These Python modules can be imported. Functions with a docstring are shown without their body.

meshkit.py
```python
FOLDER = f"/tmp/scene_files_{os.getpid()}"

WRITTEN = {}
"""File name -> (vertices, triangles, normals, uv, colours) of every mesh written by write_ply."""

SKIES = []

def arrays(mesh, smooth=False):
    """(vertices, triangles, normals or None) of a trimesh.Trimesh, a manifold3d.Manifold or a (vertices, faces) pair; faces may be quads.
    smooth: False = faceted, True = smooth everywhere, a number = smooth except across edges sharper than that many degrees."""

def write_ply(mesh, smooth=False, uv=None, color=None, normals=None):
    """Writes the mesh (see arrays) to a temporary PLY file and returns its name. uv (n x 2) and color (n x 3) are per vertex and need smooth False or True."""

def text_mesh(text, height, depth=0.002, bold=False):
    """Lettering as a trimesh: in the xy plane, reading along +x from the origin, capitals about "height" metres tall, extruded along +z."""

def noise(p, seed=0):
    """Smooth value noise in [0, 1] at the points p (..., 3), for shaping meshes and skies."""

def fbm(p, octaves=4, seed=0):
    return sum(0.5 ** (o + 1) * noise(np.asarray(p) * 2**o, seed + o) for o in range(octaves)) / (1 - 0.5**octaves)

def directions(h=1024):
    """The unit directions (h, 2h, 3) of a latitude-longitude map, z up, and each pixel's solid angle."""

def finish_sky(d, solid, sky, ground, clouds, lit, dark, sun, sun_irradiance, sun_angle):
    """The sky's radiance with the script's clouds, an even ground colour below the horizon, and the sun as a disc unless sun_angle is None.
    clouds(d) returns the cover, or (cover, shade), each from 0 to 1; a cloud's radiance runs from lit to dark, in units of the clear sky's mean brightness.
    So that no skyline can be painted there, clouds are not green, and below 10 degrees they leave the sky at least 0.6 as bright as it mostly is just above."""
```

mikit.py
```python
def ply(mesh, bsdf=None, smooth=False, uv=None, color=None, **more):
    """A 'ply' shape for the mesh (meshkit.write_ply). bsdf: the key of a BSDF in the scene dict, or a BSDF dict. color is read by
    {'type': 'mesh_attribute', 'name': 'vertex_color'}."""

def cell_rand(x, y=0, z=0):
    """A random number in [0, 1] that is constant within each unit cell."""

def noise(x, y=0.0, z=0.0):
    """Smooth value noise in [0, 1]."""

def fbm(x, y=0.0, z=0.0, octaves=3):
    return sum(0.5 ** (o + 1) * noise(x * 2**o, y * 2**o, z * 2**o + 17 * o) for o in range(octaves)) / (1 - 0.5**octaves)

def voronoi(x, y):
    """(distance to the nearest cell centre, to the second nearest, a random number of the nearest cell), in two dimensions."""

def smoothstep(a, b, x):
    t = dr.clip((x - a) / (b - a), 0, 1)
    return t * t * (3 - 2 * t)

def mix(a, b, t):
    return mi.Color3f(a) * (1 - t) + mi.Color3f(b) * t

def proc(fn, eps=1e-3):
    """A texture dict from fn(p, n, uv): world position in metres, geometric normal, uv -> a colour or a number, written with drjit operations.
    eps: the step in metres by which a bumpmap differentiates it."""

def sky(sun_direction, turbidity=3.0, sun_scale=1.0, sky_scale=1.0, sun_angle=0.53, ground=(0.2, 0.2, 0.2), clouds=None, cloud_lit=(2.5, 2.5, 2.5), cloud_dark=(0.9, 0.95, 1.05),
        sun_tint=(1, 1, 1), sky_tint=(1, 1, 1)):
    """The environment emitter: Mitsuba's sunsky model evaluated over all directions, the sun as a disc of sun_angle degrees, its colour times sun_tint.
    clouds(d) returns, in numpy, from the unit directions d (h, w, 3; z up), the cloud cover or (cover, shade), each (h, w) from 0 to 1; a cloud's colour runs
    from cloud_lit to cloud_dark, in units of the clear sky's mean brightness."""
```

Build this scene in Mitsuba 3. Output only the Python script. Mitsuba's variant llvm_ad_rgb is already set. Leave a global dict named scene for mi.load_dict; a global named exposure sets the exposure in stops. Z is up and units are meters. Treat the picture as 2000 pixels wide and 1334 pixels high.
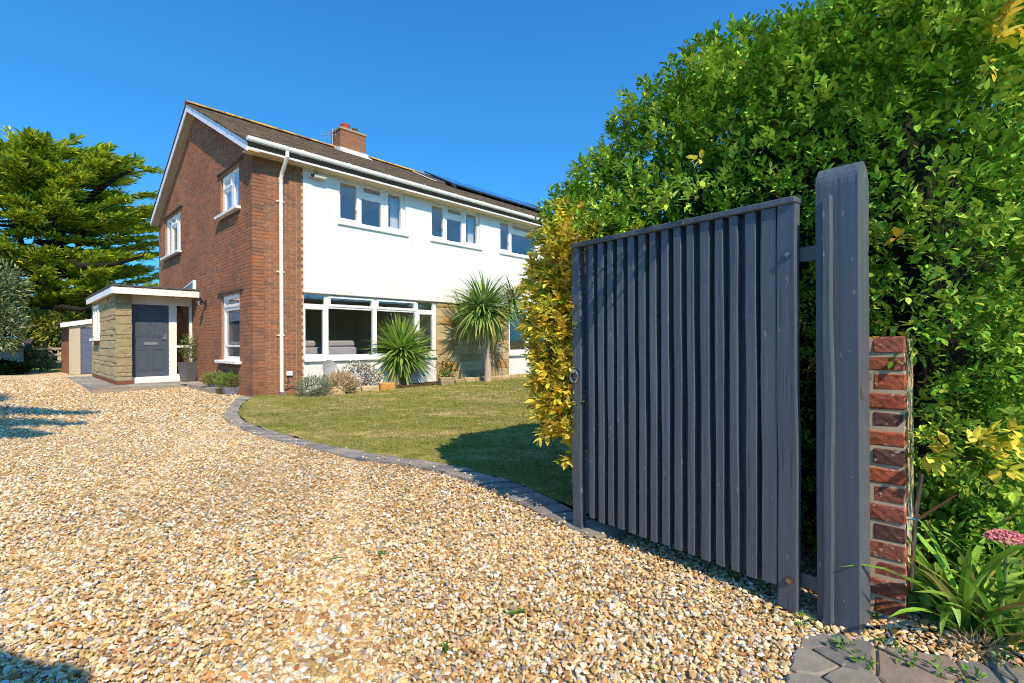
import math, numpy as np, trimesh, shapely, drjit as dr, mitsuba as mi, mikit, meshkit
from shapely.geometry import Polygon, box as sbox, LineString
from mikit import proc, noise, fbm, voronoi, cell_rand, smoothstep, mix
T = mi.ScalarTransform4f
# ---------------------------------------------------------------- camera, sky, exposure
FOC, PITCH, ROLL, YAW = 939.74, -0.000479, -0.004541, 0.815141
CAMZ = 1.125
O = np.array([0, 0, CAMZ])
def _axes():
    fw = np.array([0, math.cos(PITCH), math.sin(PITCH)]); up = np.array([0, -math.sin(PITCH), math.cos(PITCH)]); r = np.array([1.0, 0, 0])
    return math.cos(ROLL)*r+math.sin(ROLL)*up, math.cos(ROLL)*up-math.sin(ROLL)*r, fw
CR, CU, CF = _axes()
scene, labels = {}, {}
scene['camera'] = {'type': 'perspective', 'fov': 2*math.degrees(math.atan(1000/FOC)), 'fov_axis': 'x', 'near_clip': 0.05, 'far_clip': 3000.0,
                   'to_world': T().look_at(origin=O.tolist(), target=(O+CF).tolist(), up=CU.tolist())}
C0 = np.array([-5.3185, 9.8672, 0]); U = np.array([math.cos(YAW), math.sin(YAW), 0]); V = np.array([-math.sin(YAW), math.cos(YAW), 0]); Z = np.array([0, 0, 1.0])
SUN = -0.26*U-0.70*V+0.68*Z; SUN /= np.linalg.norm(SUN)
scene['sky'] = mikit.sky(SUN.tolist(), turbidity=4.2, sun_scale=1.0, sky_scale=1.06, sky_tint=(0.29, 1.07, 1.70), sun_tint=(1.04, 0.99, 0.93), ground=(0.26, 0.2, 0.12))
exposure = 1.9
rng = np.random.default_rng(7)
# ---------------------------------------------------------------- helpers
def ray(x, y): return CF+CR*(x-1000)/FOC-CU*(y-667)/FOC
def on_plane(x, y, p, n):          # the point of a plane where a thing was measured
    w = ray(x, y); return O+w*(((p-O)@n)/(w@n))
def on_ground(x, y, z=0.0): return on_plane(x, y, np.array([0, 0, z]), Z)
def at_depth(x, y, Y): w = ray(x, y); return O+w*(Y/w[1])
def hw(p):                          # house frame (u along the front, v into the depth, z) to world
    p = np.asarray(p, float); return C0+p[..., :1]*U+p[..., 1:2]*V+p[..., 2:3]*Z
def idw(p): return np.asarray(p, float)
names = {}
def key(name):
    n = names.get(name, 0); names[name] = n+1
    return name if n == 0 else f'{name}_{n:03d}'
def tag(k, label=None, cat=None, group=None, kind=None):
    d = {a: b for a, b in (('label', label), ('category', cat), ('group', group), ('kind', kind)) if b}
    if d: labels[k] = d
    return k
class MB:
    def __init__(s, m=idw): s.v, s.f, s.c, s.uv, s.n, s.m = [], [], [], [], 0, m
    def add(s, v, f, col=None, uv=None, raw=False):
        v = np.asarray(v, float); f = np.asarray(f, int)
        if f.shape[1] == 4: f = np.vstack([f[:, [0, 1, 2]], f[:, [0, 2, 3]]])
        s.v.append(v if raw else s.m(v)); s.f.append(f+s.n); s.n += len(v)
        s.c.append(np.broadcast_to(np.asarray((.5, .5, .5) if col is None else col, float), (len(v), 3)))
        s.uv.append(np.broadcast_to(np.asarray((0.5, 0.5) if uv is None else uv, float), (len(v), 2)))
        return s
    def box(s, lo, hi, col=None, uv=None):
        lo, hi = np.minimum(lo, hi), np.maximum(lo, hi)
        v = np.array([[a, b, c] for a in (lo[0], hi[0]) for b in (lo[1], hi[1]) for c in (lo[2], hi[2])])
        return s.add(v, [[0, 1, 3, 2], [4, 6, 7, 5], [0, 4, 5, 1], [2, 3, 7, 6], [0, 2, 6, 4], [1, 5, 7, 3]], col, uv)
    def cbox(s, lo, hi, b=.004, col=None, uv=None, jit=0):   # chamfered box: hull of the 24 corner points
        lo, hi = np.minimum(lo, hi).astype(float), np.maximum(lo, hi).astype(float)
        p = []
        for i in range(8):
            m = [(i >> k) & 1 for k in range(3)]
            q = np.where(m, hi, lo)
            sg = np.where(m, -1, 1)*b
            for k in range(3):
                r = q+sg; r[k] = q[k]; p.append(r)
        p = np.array(p)
        if jit: p = p+rng.normal(0, jit, p.shape)
        h = trimesh.convex.convex_hull(p)
        return s.add(h.vertices, h.faces, col, uv)
    def tube(s, pts, r, sides=8, col=None, cap=True):
        p = np.asarray(pts, float); r = np.broadcast_to(np.asarray(r, float), (len(p),))
        t = np.gradient(p, axis=0); t /= np.linalg.norm(t, axis=1, keepdims=True)+1e-12
        up = np.array([0, 0, 1.0]) if abs(t[0, 2]) < .9 else np.array([1.0, 0, 0])
        a = np.cross(t, up); a /= np.linalg.norm(a, axis=1, keepdims=True)+1e-12
        b = np.cross(t, a); an = np.arange(sides)*2*np.pi/sides
        v = (p[:, None]+r[:, None, None]*(np.cos(an)[None, :, None]*a[:, None]+np.sin(an)[None, :, None]*b[:, None])).reshape(-1, 3)
        f = [[i*sides+j, i*sides+(j+1) % sides, (i+1)*sides+(j+1) % sides, (i+1)*sides+j] for i in range(len(p)-1) for j in range(sides)]
        s.add(v, f, col)
        if cap:
            for i, q in ((0, p[0]), (len(p)-1, p[-1])):
                s.add(np.vstack([v[i*sides:(i+1)*sides], q]), [[j, (j+1) % sides, sides] for j in range(sides)], col)
        return s
    def ext(s, poly, d0, d1, order, col=None, uv=None):     # polygon in two axes, extruded along the third; order = where (a, b, depth) go
        for g in getattr(poly, 'geoms', [poly]):
            if g.is_empty or g.area < 1e-9: continue
            m = trimesh.creation.extrude_polygon(g, abs(d1-d0), engine='earcut')
            q = np.empty_like(m.vertices); w = np.array(m.vertices); w[:, 2] += min(d0, d1)
            for i, o in enumerate(order): q[:, o] = w[:, i]
            s.add(q, m.faces, col, uv)
        return s
    def mesh(s): return (np.vstack(s.v), np.vstack(s.f))
    def build(s, name, bsdf, parent=None, smooth=False, label=None, cat=None, group=None, kind=None, **more):
        k = key((parent+'__' if parent else '')+name)
        scene[k] = mikit.ply(s.mesh(), bsdf, smooth=smooth, color=np.vstack(s.c), uv=np.vstack(s.uv), **more)
        return tag(k, label, cat, group, kind)
UVZ = (0, 1, 2); FRONT = (0, 2, 1); GABLE = (1, 2, 0)        # (a, b, depth) -> u,v,z
def n2(p, s, seed=0): return meshkit.fbm(np.asarray(p)*s, 3, seed)
def frames(d, roll=None, up=(0, 0, 1)):
    """rotation matrices whose columns are (side, along d, normal)"""
    d = d/np.linalg.norm(d, axis=1, keepdims=True)
    a = np.cross(d, np.broadcast_to(up, d.shape)); l = np.linalg.norm(a, axis=1, keepdims=True)
    a = np.where(l < 1e-4, [1.0, 0, 0], a/np.maximum(l, 1e-6)); n = np.cross(a, d)
    if roll is not None:
        c, s_ = np.cos(roll)[:, None], np.sin(roll)[:, None]; a, n = a*c+n*s_, n*c-a*s_
    return np.stack([a, d, n], -1)
def scatter(tv, tf, pos, R, sc, col):
    """copies of the template (tv, tf): sc (n,3) scale, col (n,3)"""
    n, k = len(pos), len(tv)
    v = np.einsum('nij,nkj->nki', R, tv[None]*sc[:, None, :])+pos[:, None]
    f = (tf[None]+(np.arange(n)*k)[:, None, None]).reshape(-1, 3)
    return v.reshape(-1, 3), f, np.repeat(col, k, 0)
def leaf_t(fold=.18, curl=.12, wide=.5):   # an oval leaf of unit length and width, folded along its midrib
    ys = [0, .25, .62, 1.0]; ws = [.0, .42, .46, 0.0]
    mid = np.array([[0, y, -curl*y*y] for y in ys]); L = np.array([[-w*wide*2, y, fold*w-curl*y*y] for y, w in zip(ys[1:3], ws[1:3])]); Rr = L*[-1, 1, 1]
    v = np.vstack([mid, L, Rr])
    f = np.array([[0, 1, 4], [1, 5, 4], [1, 2, 5], [2, 3, 5], [0, 6, 1], [1, 6, 7], [1, 7, 2], [2, 7, 3]])
    return v, f
KITE = (np.array([[0, 0, 0], [-.5, .45, .06], [0, 1, 0], [.5, .45, .06], [0, .4, -.03]]), np.array([[0, 4, 1], [4, 2, 1], [0, 3, 4], [4, 3, 2]]))
def put(name, v, f, col, bsdf, parent=None, smooth=False, label=None, cat=None, group=None, kind=None):
    k = key((parent+'__' if parent else '')+name)
    scene[k] = mikit.ply((v, f), bsdf, smooth=smooth, color=col)
    return tag(k, label, cat, group, kind)
def thing(name, label, cat, group=None): return tag(key(name), label, cat, group)
def vary(base, n, amt=.25, hue=.08):
    b = np.asarray(base, float)*(1+amt*rng.normal(0, 1, (n, 1)).clip(-1.6, 1.8))
    return (b*(1+hue*rng.normal(0, 1, (n, 3)))).clip(.004, .95)
# ---------------------------------------------------------------- materials
VC = {'type': 'mesh_attribute', 'name': 'vertex_color'}
def prin(color, rough=.7, spec=.35, **k): return {'type': 'twosided', 'b': {'type': 'principled', 'base_color': color, 'roughness': rough, 'specular': spec, **k}}
def rgb(*c): return {'type': 'rgb', 'value': list(c)}
def bump(b, fn, scale, eps=1e-3):
    return {'type': 'twosided', 'b': {'type': 'bumpmap', 'tex': proc(fn, eps), 'scale': scale, 'b': b['b']}}
scene['m_matt'] = prin(VC, .85, .25)
scene['m_semi'] = prin(VC, .42, .45)
scene['m_gloss'] = prin(VC, .18, .5)
scene['m_metal'] = prin(VC, .3, .5, metallic=.9)
scene['m_leaf'] = {'type': 'principledthin', 'base_color': VC, 'roughness': .2, 'spec_trans': 0.0, 'diff_trans': .24, 'eta': 1.5}
scene['m_gold'] = {'type': 'principledthin', 'base_color': VC, 'roughness': .4, 'spec_trans': 0.0, 'diff_trans': .9, 'eta': 1.45}
scene['m_blade'] = {'type': 'principledthin', 'base_color': VC, 'roughness': .5, 'spec_trans': 0.0, 'diff_trans': .6, 'eta': 1.4}
scene['m_needle'] = {'type': 'principledthin', 'base_color': VC, 'roughness': .7, 'spec_trans': 0.0, 'diff_trans': .5, 'eta': 1.3}
scene['m_glass'] = {'type': 'thindielectric', 'int_ior': 1.55}
def pal(t, cols):     # piecewise constant palette by a number in [0, 1]
    out = mi.Color3f(cols[0][1])
    for lim, c in cols[1:]: out = dr.select(t > lim, mi.Color3f(c), out)
    return out
BRICKS = [(0, (0.306, 0.142, 0.082)), (0.22, (0.329, 0.149, 0.083)), (0.45, (0.284, 0.134, 0.081)), (0.62, (0.329, 0.153, 0.085)), (0.76, (0.232, 0.123, 0.08)), (0.88, (0.38, 0.151, 0.072)), (0.94, (0.3, 0.162, 0.094))]
def f_brick(p, n, uv):
    s = noise(p.x*38, p.y*38, p.z*38)*.5+noise(p.x*140, p.y*140, p.z*140)*.5
    w = fbm(p.x*1.3+5, p.y*1.3, p.z*1.3)
    return pal(uv.x, BRICKS)*(.72+.35*s+.4*(w-.5))
def b_brick(p, n, uv): return noise(p.x*220, p.y*220, p.z*220)*.6+noise(p.x*70, p.y*70, p.z*70)
scene['m_brick'] = bump(prin(proc(f_brick), .85, .2), b_brick, .0014)
OLD = [(0, (.25, .085, .055)), (.3, (.30, .085, .045)), (.5, (.105, .055, .05)), (.7, (.36, .10, .05)), (.85, (.15, .07, .06))]
def f_old(p, n, uv):
    s = noise(p.x*60, p.y*60, p.z*60); e = smoothstep(.60, .74, fbm(p.x*75, p.y*75, p.z*75+9, 4))*smoothstep(.3, .6, noise(p.x*14, p.y*14, p.z*14))
    c = pal(uv.x, OLD)*(.65+.7*s)
    return c*(1-.75*e)+mi.Color3f(.50, .40, .36)*(.75*e)
scene['m_oldbrick'] = bump(prin(proc(f_old), .8, .3), b_brick, .003)
STONES = [(0, (.36, .26, .13)), (.2, (.44, .33, .18)), (.4, (.40, .27, .115)), (.58, (.50, .39, .23)), (.74, (.47, .26, .075)), (.86, (.33, .25, .15)), (.94, (.42, .19, .06))]
def f_stone(p, n, uv):
    olive = uv.y > 1.5
    s = fbm(p.x*9, p.y*9, p.z*14, 4); g = noise(p.x*90, p.y*90, p.z*90)
    return dr.select(olive, mix(pal(uv.x, STONES), (.30, .265, .155), .86), pal(uv.x, STONES))*(.62+.55*s+.2*g)
def b_stone(p, n, uv): return fbm(p.x*24, p.y*24, p.z*30, 4)
scene['m_stone'] = bump(prin(proc(f_stone), .9, .2), b_stone, .012)
SLATES = [(0, (.20, .20, .19)), (.3, (.24, .235, .215)), (.5, (.17, .172, .17)), (.7, (.26, .25, .22)), (.9, (.23, .19, .17))]
def f_slate(p, n, uv):
    s = fbm(p.x*7, p.y*7, p.z*7, 4); d = smoothstep(.55, .8, fbm(p.x*20+4, p.y*20, p.z*9, 3))
    return mix(pal(uv.x, SLATES)*(.7+.6*s), (.30, .26, .20), d*.4)
def b_slate(p, n, uv): return fbm(p.x*30, p.y*30, p.z*30, 4)
scene['m_slate'] = bump(prin(proc(f_slate), .7, .35), b_slate, .006)
TILES = [(0, (.105, .082, .062)), (.25, (.125, .095, .07)), (.5, (.09, .073, .058)), (.75, (.135, .105, .08)), (.93, (.165, .13, .095))]
def f_tile(p, n, uv):
    l = smoothstep(.56, .75, fbm(p.x*3, p.y*3, p.z*3, 4))
    return mix(pal(uv.x, TILES)*(.75+.5*noise(p.x*45, p.y*45, p.z*45)), (.20, .17, .09), l*.45)
scene['m_tile'] = prin(proc(f_tile), .9, .2)
def f_ridge(p, n, uv):
    l = smoothstep(.35, .6, fbm(p.x*5, p.y*5, p.z*5, 3))
    return mix(mi.Color3f(.24, .16, .09)*(.7+.6*uv.x), (.50, .31, .05), l)
scene['m_ridge'] = prin(proc(f_ridge), .9, .2)
def f_render(p, n, uv):
    return mi.Color3f(.78, .78, .765)*(.90+.12*fbm(p.x*1.1, p.y*1.1, p.z*2.2)-.07*smoothstep(.55, .8, fbm(p.x*7+p.y*2, p.y*7, p.z*.5)))
def b_render(p, n, uv): return fbm(p.x*60, p.y*60, p.z*60, 2)
scene['m_render'] = bump(prin(proc(f_render), .85, .2), b_render, .002)
def f_wood(p, n, uv):        # grey-blue painted softwood with worn spots
    a = p.x*.64-p.y*.77; b = p.x*.77+p.y*.64
    st = fbm(a*55+uv.x*90, b*55, p.z*2.2, 3)
    w = smoothstep(.765, .80, fbm(a*42+uv.x*37, b*42, p.z*13, 4))
    run = noise(a*9+uv.x*30, b*9, p.z*1.1)
    return mix(mi.Color3f(.078, .100, .132)*(.66+.46*st+.30*run), (.26, .25, .24), w*.7)
def b_wood(p, n, uv):
    a = p.x*.64-p.y*.77; b = p.x*.77+p.y*.64
    return fbm(a*70+uv.x*90, b*70, p.z*1.6, 3)+.6*noise(a*6+uv.x*31, b*6, p.z*2.1)
scene['m_wood'] = bump(prin(proc(f_wood), .42, .5), b_wood, .0022)
GR = [(0, (0.517, 0.351, 0.155)), (0.2, (0.627, 0.486, 0.276)), (0.38, (0.688, 0.592, 0.417)), (0.52, (0.421, 0.246, 0.098)), (0.66, (0.566, 0.4, 0.19)), (0.78, (0.694, 0.659, 0.588)), (0.87, (0.289, 0.271, 0.262)), (0.92, (0.354, 0.188, 0.083)), (0.96, (0.772, 0.755, 0.712))]
def f_gravel(p, n, uv):
    d1, d2, r = voronoi(p.x*38, p.y*38)
    e1, e2, r2 = voronoi(p.x*11+3, p.y*11)
    c = pal(r, GR)*(.82+.36*r2)
    return c*(.45+.6*smoothstep(.0, .16, d2-d1))*(.85+.3*fbm(p.x*.7, p.y*.7))
def b_gravel(p, n, uv):
    d1, d2, r = voronoi(p.x*38, p.y*38)
    return smoothstep(0, .5, d2-d1)*(.4+.6*r)
scene['m_gravel'] = bump(prin(proc(f_gravel), .85, .25), b_gravel, .012)
def f_lawn(p, n, uv):
    a = fbm(p.x*1.05, p.y*1.9+3, 0, 4); b = fbm(p.x*6, p.y*9, 1, 3); g = noise(p.x*85, p.y*85, 0)
    t = smoothstep(.40, .74, a*.6+b*.4)
    return mix((.185, .205, .05), (.42, .33, .15), t*.75)*(.66+.62*g)*(.85+.3*b)
def b_lawn(p, n, uv): return noise(p.x*120, p.y*120)+.6*noise(p.x*45, p.y*45)
scene['m_lawn'] = bump(prin(proc(f_lawn), .95, .1), b_lawn, .012)
def f_field(p, n, uv):
    a = fbm(p.x*.11, p.y*.2, 0, 4)
    return mix((.17, .19, .055), (.36, .29, .16), smoothstep(.35, .62, a))*(.8+.4*noise(p.x*5, p.y*5))
scene['m_field'] = prin(proc(f_field), .95, .1)
def f_soil(p, n, uv):
    return mix((.045, .032, .022), (.12, .09, .06), smoothstep(.45, .75, fbm(p.x*23, p.y*23, p.z*20, 4)))
scene['m_soil'] = bump(prin(proc(f_soil), .95, .1), b_stone, .03)
def f_bark(p, n, uv):
    return mix((.010, .009, .008), (.040, .033, .028), fbm(p.x*7, p.y*7, p.z*2.2, 4))
scene['m_bark'] = prin(proc(f_bark), .95, .1)
def S(a, b, x): t = np.clip((x-a)/(b-a), 0, 1); return t*t*(3-2*t)
def G(x, y):            # height of the ground
    x, y = np.asarray(x, float), np.asarray(y, float)
    return .11*S(10, 13.5, y)*S(-5.2, -7.5, x)*(1-S(15, 19, y))-.18*S(15, 20, y)
# ---------------------------------------------------------------- the ground
def sheet(poly, step, dz, name, bsdf, bumpy=0, **kw):
    x0, y0, x1, y1 = poly.bounds
    xs, ys = np.arange(math.floor(x0/step)*step, x1+step, step), np.arange(math.floor(y0/step)*step, y1+step, step)
    X, Y = np.meshgrid(xs, ys); P = np.stack([X.ravel(), Y.ravel()], 1)
    inside = shapely.contains_xy(poly.buffer(-step*.3), P[:, 0], P[:, 1]); P = P[inside]
    rg = poly.exterior; B = np.array([rg.interpolate(t).coords[0] for t in np.arange(0, rg.length, step*.7)])
    B = np.vstack([B, np.array(rg.coords[:-1])])
    Q = np.unique(np.round(np.vstack([P, B]), 5), axis=0)
    from scipy.spatial import Delaunay
    tri = Delaunay(Q).simplices; c = Q[tri].mean(1)
    tri = tri[shapely.contains_xy(poly.buffer(1e-4), c[:, 0], c[:, 1])]
    z = G(Q[:, 0], Q[:, 1])+dz
    if bumpy: z = z+bumpy*(meshkit.fbm(np.c_[Q*2.5, 0*z], 3)-.5)
    v = np.c_[Q, z]; e = np.cross(v[tri[:, 1]]-v[tri[:, 0]], v[tri[:, 2]]-v[tri[:, 0]])[:, 2] < 0; tri[e] = tri[e][:, ::-1]
    m = MB(); m.add(v, tri); return m.build(name, bsdf, smooth=True, **kw)
m = MB()
gx = np.r_[-600, -200, -80, np.linspace(-40, 40, 41), 80, 200, 600]; gy = np.r_[-200, -40, np.linspace(-10, 40, 51), 80, 200, 900.]
X, Y = np.meshgrid(gx, gy); ii = np.arange(len(gy)*len(gx)).reshape(len(gy), len(gx))
m.add(np.c_[X.ravel(), Y.ravel(), G(X, Y).ravel()-.05], np.stack([ii[:-1, :-1], ii[:-1, 1:], ii[1:, 1:], ii[1:, :-1]], -1).reshape(-1, 4))
m.build('ground', 'm_field', smooth=True, kind='structure')
INNER = np.array([(-5.27, 9.80), (-5.10, 9.25), (-4.89, 8.73), (-4.25, 7.48), (-3.56, 6.54), (-2.84, 5.89), (-2.14, 5.30), (-1.6, 4.93), (-1.14, 4.64), (-.55, 4.33), (-.2, 4.01), (.11, 3.67), (.38, 3.21), (.70, 2.80)])
OUTER = np.array([(-5.66, 10.0), (-5.30, 9.15), (-4.95, 8.40), (-4.42, 7.35), (-3.72, 6.45), (-3.02, 5.75), (-2.47, 5.31), (-1.91, 4.90), (-1.41, 4.57), (-.71, 4.20), (-.36, 3.87), (-.12, 3.56), (.13, 3.18), (.46, 2.70)])
HW = lambda u, v: hw([u, v, 0])[:2]
drive = Polygon(np.vstack([[(-26, -6), (-30, 21.6), (-14, 21.6)], [HW(-1.0, 14)], [HW(.02, 6)], [HW(.02, .0)], OUTER, [(1.9, 3.2), (2.6, 2.2), (2.0, 1.4), (1.2, .8), (.9, -6)]]))
sheet(drive, .5, -.012, 'gravel_drive', 'm_gravel', .02, kind='structure')
lawnp = Polygon(np.vstack([INNER, [(1.2, 3.4), (3.2, 5.2), (9, 11.5)], [HW(12, -.02)], [HW(.3, -.02)]]))
sheet(lawnp.buffer(0), .25, .012, 'lawn', 'm_lawn', .05, kind='structure')
# edging setts along the lawn
kb = tag('kerb', kind='structure')
def along(c, t):
    s = np.r_[0, np.cumsum(np.linalg.norm(np.diff(c, axis=0), axis=1))]; s /= s[-1]
    return np.stack([np.interp(t, s, c[:, 0]), np.interp(t, s, c[:, 1])], -1)
from scipy.interpolate import make_interp_spline
def spl(c, n=400):
    s = np.r_[0, np.cumsum(np.linalg.norm(np.diff(c, axis=0), axis=1))]; s /= s[-1]
    return make_interp_spline(s, c, 3)(np.linspace(0, 1, n))
IN, OU = spl(INNER), spl(OUTER)
NS = 62
for i in range(NS):
    a, b = i/NS+.0006, (i+1)/NS-.0006
    q = np.array([along(OU, a), along(OU, b), along(IN, b), along(IN, a)])
    c = q.mean(0); q = c+(q-c)*.975; q += rng.normal(0, .004, q.shape)
    z = G(c[0], c[1])+.018+rng.normal(0, .004)
    qi = c+(q-c)*.93
    v = np.vstack([np.c_[q, np.full(4, -.05)], np.c_[q, np.full(4, z-.008)], np.c_[qi, np.full(4, z)+rng.normal(0, .0015, 4)]])
    f = [[j+k, (j+1) % 4+k, (j+1) % 4+k+4, j+k+4] for k in (0, 4) for j in range(4)]+[[8, 9, 10, 11]]
    MB().add(v, f, uv=(rng.random()*.85, .5)).build('sett', 'm_slate', kb)
# ---------------------------------------------------------------- gravel stones
ico = trimesh.creation.icosphere(subdivisions=0); octa = (np.array([[1, 0, 0], [-1, 0, 0], [0, 1, 0], [0, -1, 0], [0, 0, 1], [0, 0, -1.]]), np.array([[0, 2, 4], [2, 1, 4], [1, 3, 4], [3, 0, 4], [2, 0, 5], [1, 2, 5], [3, 1, 5], [0, 3, 5]]))
GCOL = np.array([c for _, c in GR]); GP = np.array([.16, .20, .19, .09, .12, .11, .06, .03, .04])
def stones(y0, y1, step, tmpl, smin, smax, nvar=24):
    r = np.random.default_rng(int(y0*100)+3)
    xs, ys = np.meshgrid(np.arange(-1.12*y1-.2, 2.7, step), np.arange(y0, y1, step))
    p = np.stack([xs.ravel(), ys.ravel()], 1); p = p+r.uniform(-.6, .6, p.shape)*step
    ok = (np.abs(p[:, 0]) < 1.10*p[:, 1]+.25) & shapely.contains_xy(drive, p[:, 0], p[:, 1]) & ~shapely.contains_xy(KEEP, p[:, 0], p[:, 1])
    p = p[ok]; n = len(p)
    s = smin+(smax-smin)*r.random(n)**1.6
    sc = np.stack([s, s*r.uniform(.55, .95, n), s*r.uniform(.3, .62, n)], 1)*.5
    d = np.stack([r.normal(0, 1, n), r.normal(0, 1, n), r.normal(0, .30, n)], 1)
    R = frames(d, r.normal(0, .42, n))
    col = GCOL[r.choice(len(GCOL), n, p=GP)]*(1+.22*r.normal(0, 1, (n, 1)).clip(-1.5, 1.5))*(1+.05*r.normal(0, 1, (n, 3)))
    wear = meshkit.fbm(np.c_[p*.55, 0*s], 3); col = col*(.84+.32*wear)[:, None]
    z = G(p[:, 0], p[:, 1])+r.uniform(-.005, .011, n)-.016*np.exp(-((p[:, 0]+.30*p[:, 1]+.15)/.16)**2)-.016*np.exp(-((p[:, 0]+.42*p[:, 1]+1.35)/.16)**2)+.02*(meshkit.fbm(np.c_[p*1.3, 0*s], 2)-.5)
    V_, F_, C_ = [], [], []; off = 0
    g = r.integers(0, nvar, n)
    for k in range(nvar):
        i = np.where(g == k)[0]
        tv = np.asarray(tmpl[0])*(1+r.uniform(-.28, .22, (len(tmpl[0]), 1)))
        v, f, c = scatter(tv, np.asarray(tmpl[1]), np.c_[p[i], z[i]], R[i], sc[i], col[i])
        V_.append(v); F_.append(f+off); C_.append(c); off += len(v)
    return np.vstack(V_), np.vstack(F_), np.vstack(C_).clip(.01, .9)
PAVE = Polygon([(.72, 1.25), (.88, 1.57), (.985, 1.70), (1.10, 1.84), (1.24, 1.84), (1.34, 1.76), (1.50, 1.70), (1.62, 1.68), (2.2, 1.55), (1.9, .9), (.9, .9)])
KEEP = PAVE.buffer(-.02).union(Polygon([HW(-2.2, 3.3), HW(-2.2, 9), HW(0, 9), HW(0, 3.4), HW(-.3, 3.1)]))
def strays():
    r = np.random.default_rng(99); n = 150; t = r.random(n); w = r.random(n)[:, None]**2
    p = along(OU, t)*(1-w)+along(IN, t)*w; s = r.uniform(.014, .034, n); sc = np.stack([s, s*.75, s*.5], 1)*.5
    col = GCOL[r.choice(len(GCOL), n, p=GP)]*(1+.15*r.normal(0, 1, (n, 1)))
    return scatter(np.array(ico.vertices)*(1+r.uniform(-.2, .2, (12, 1))), np.array(ico.faces), np.c_[p, G(p[:, 0], p[:, 1])+.026], frames(np.c_[r.normal(0, 1, (n, 2)), r.normal(0, .1, n)]), sc, col.clip(.02, .9))
parts = [strays(), stones(1.25, 2.9, .0138, (ico.vertices, ico.faces), .012, .032), stones(2.9, 6.6, .0195, octa, .019, .037), stones(6.6, 13.5, .052, octa, .03, .06)]
off = 0; VV, FF, CC = [], [], []
for v, f, c in parts: VV.append(v); FF.append(f+off); CC.append(c); off += len(v)
put('gravel', np.vstack(VV), np.vstack(FF), np.vstack(CC), 'm_matt', kind='stuff', label='golden shingle stones covering the wide driveway', cat='gravel')
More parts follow.
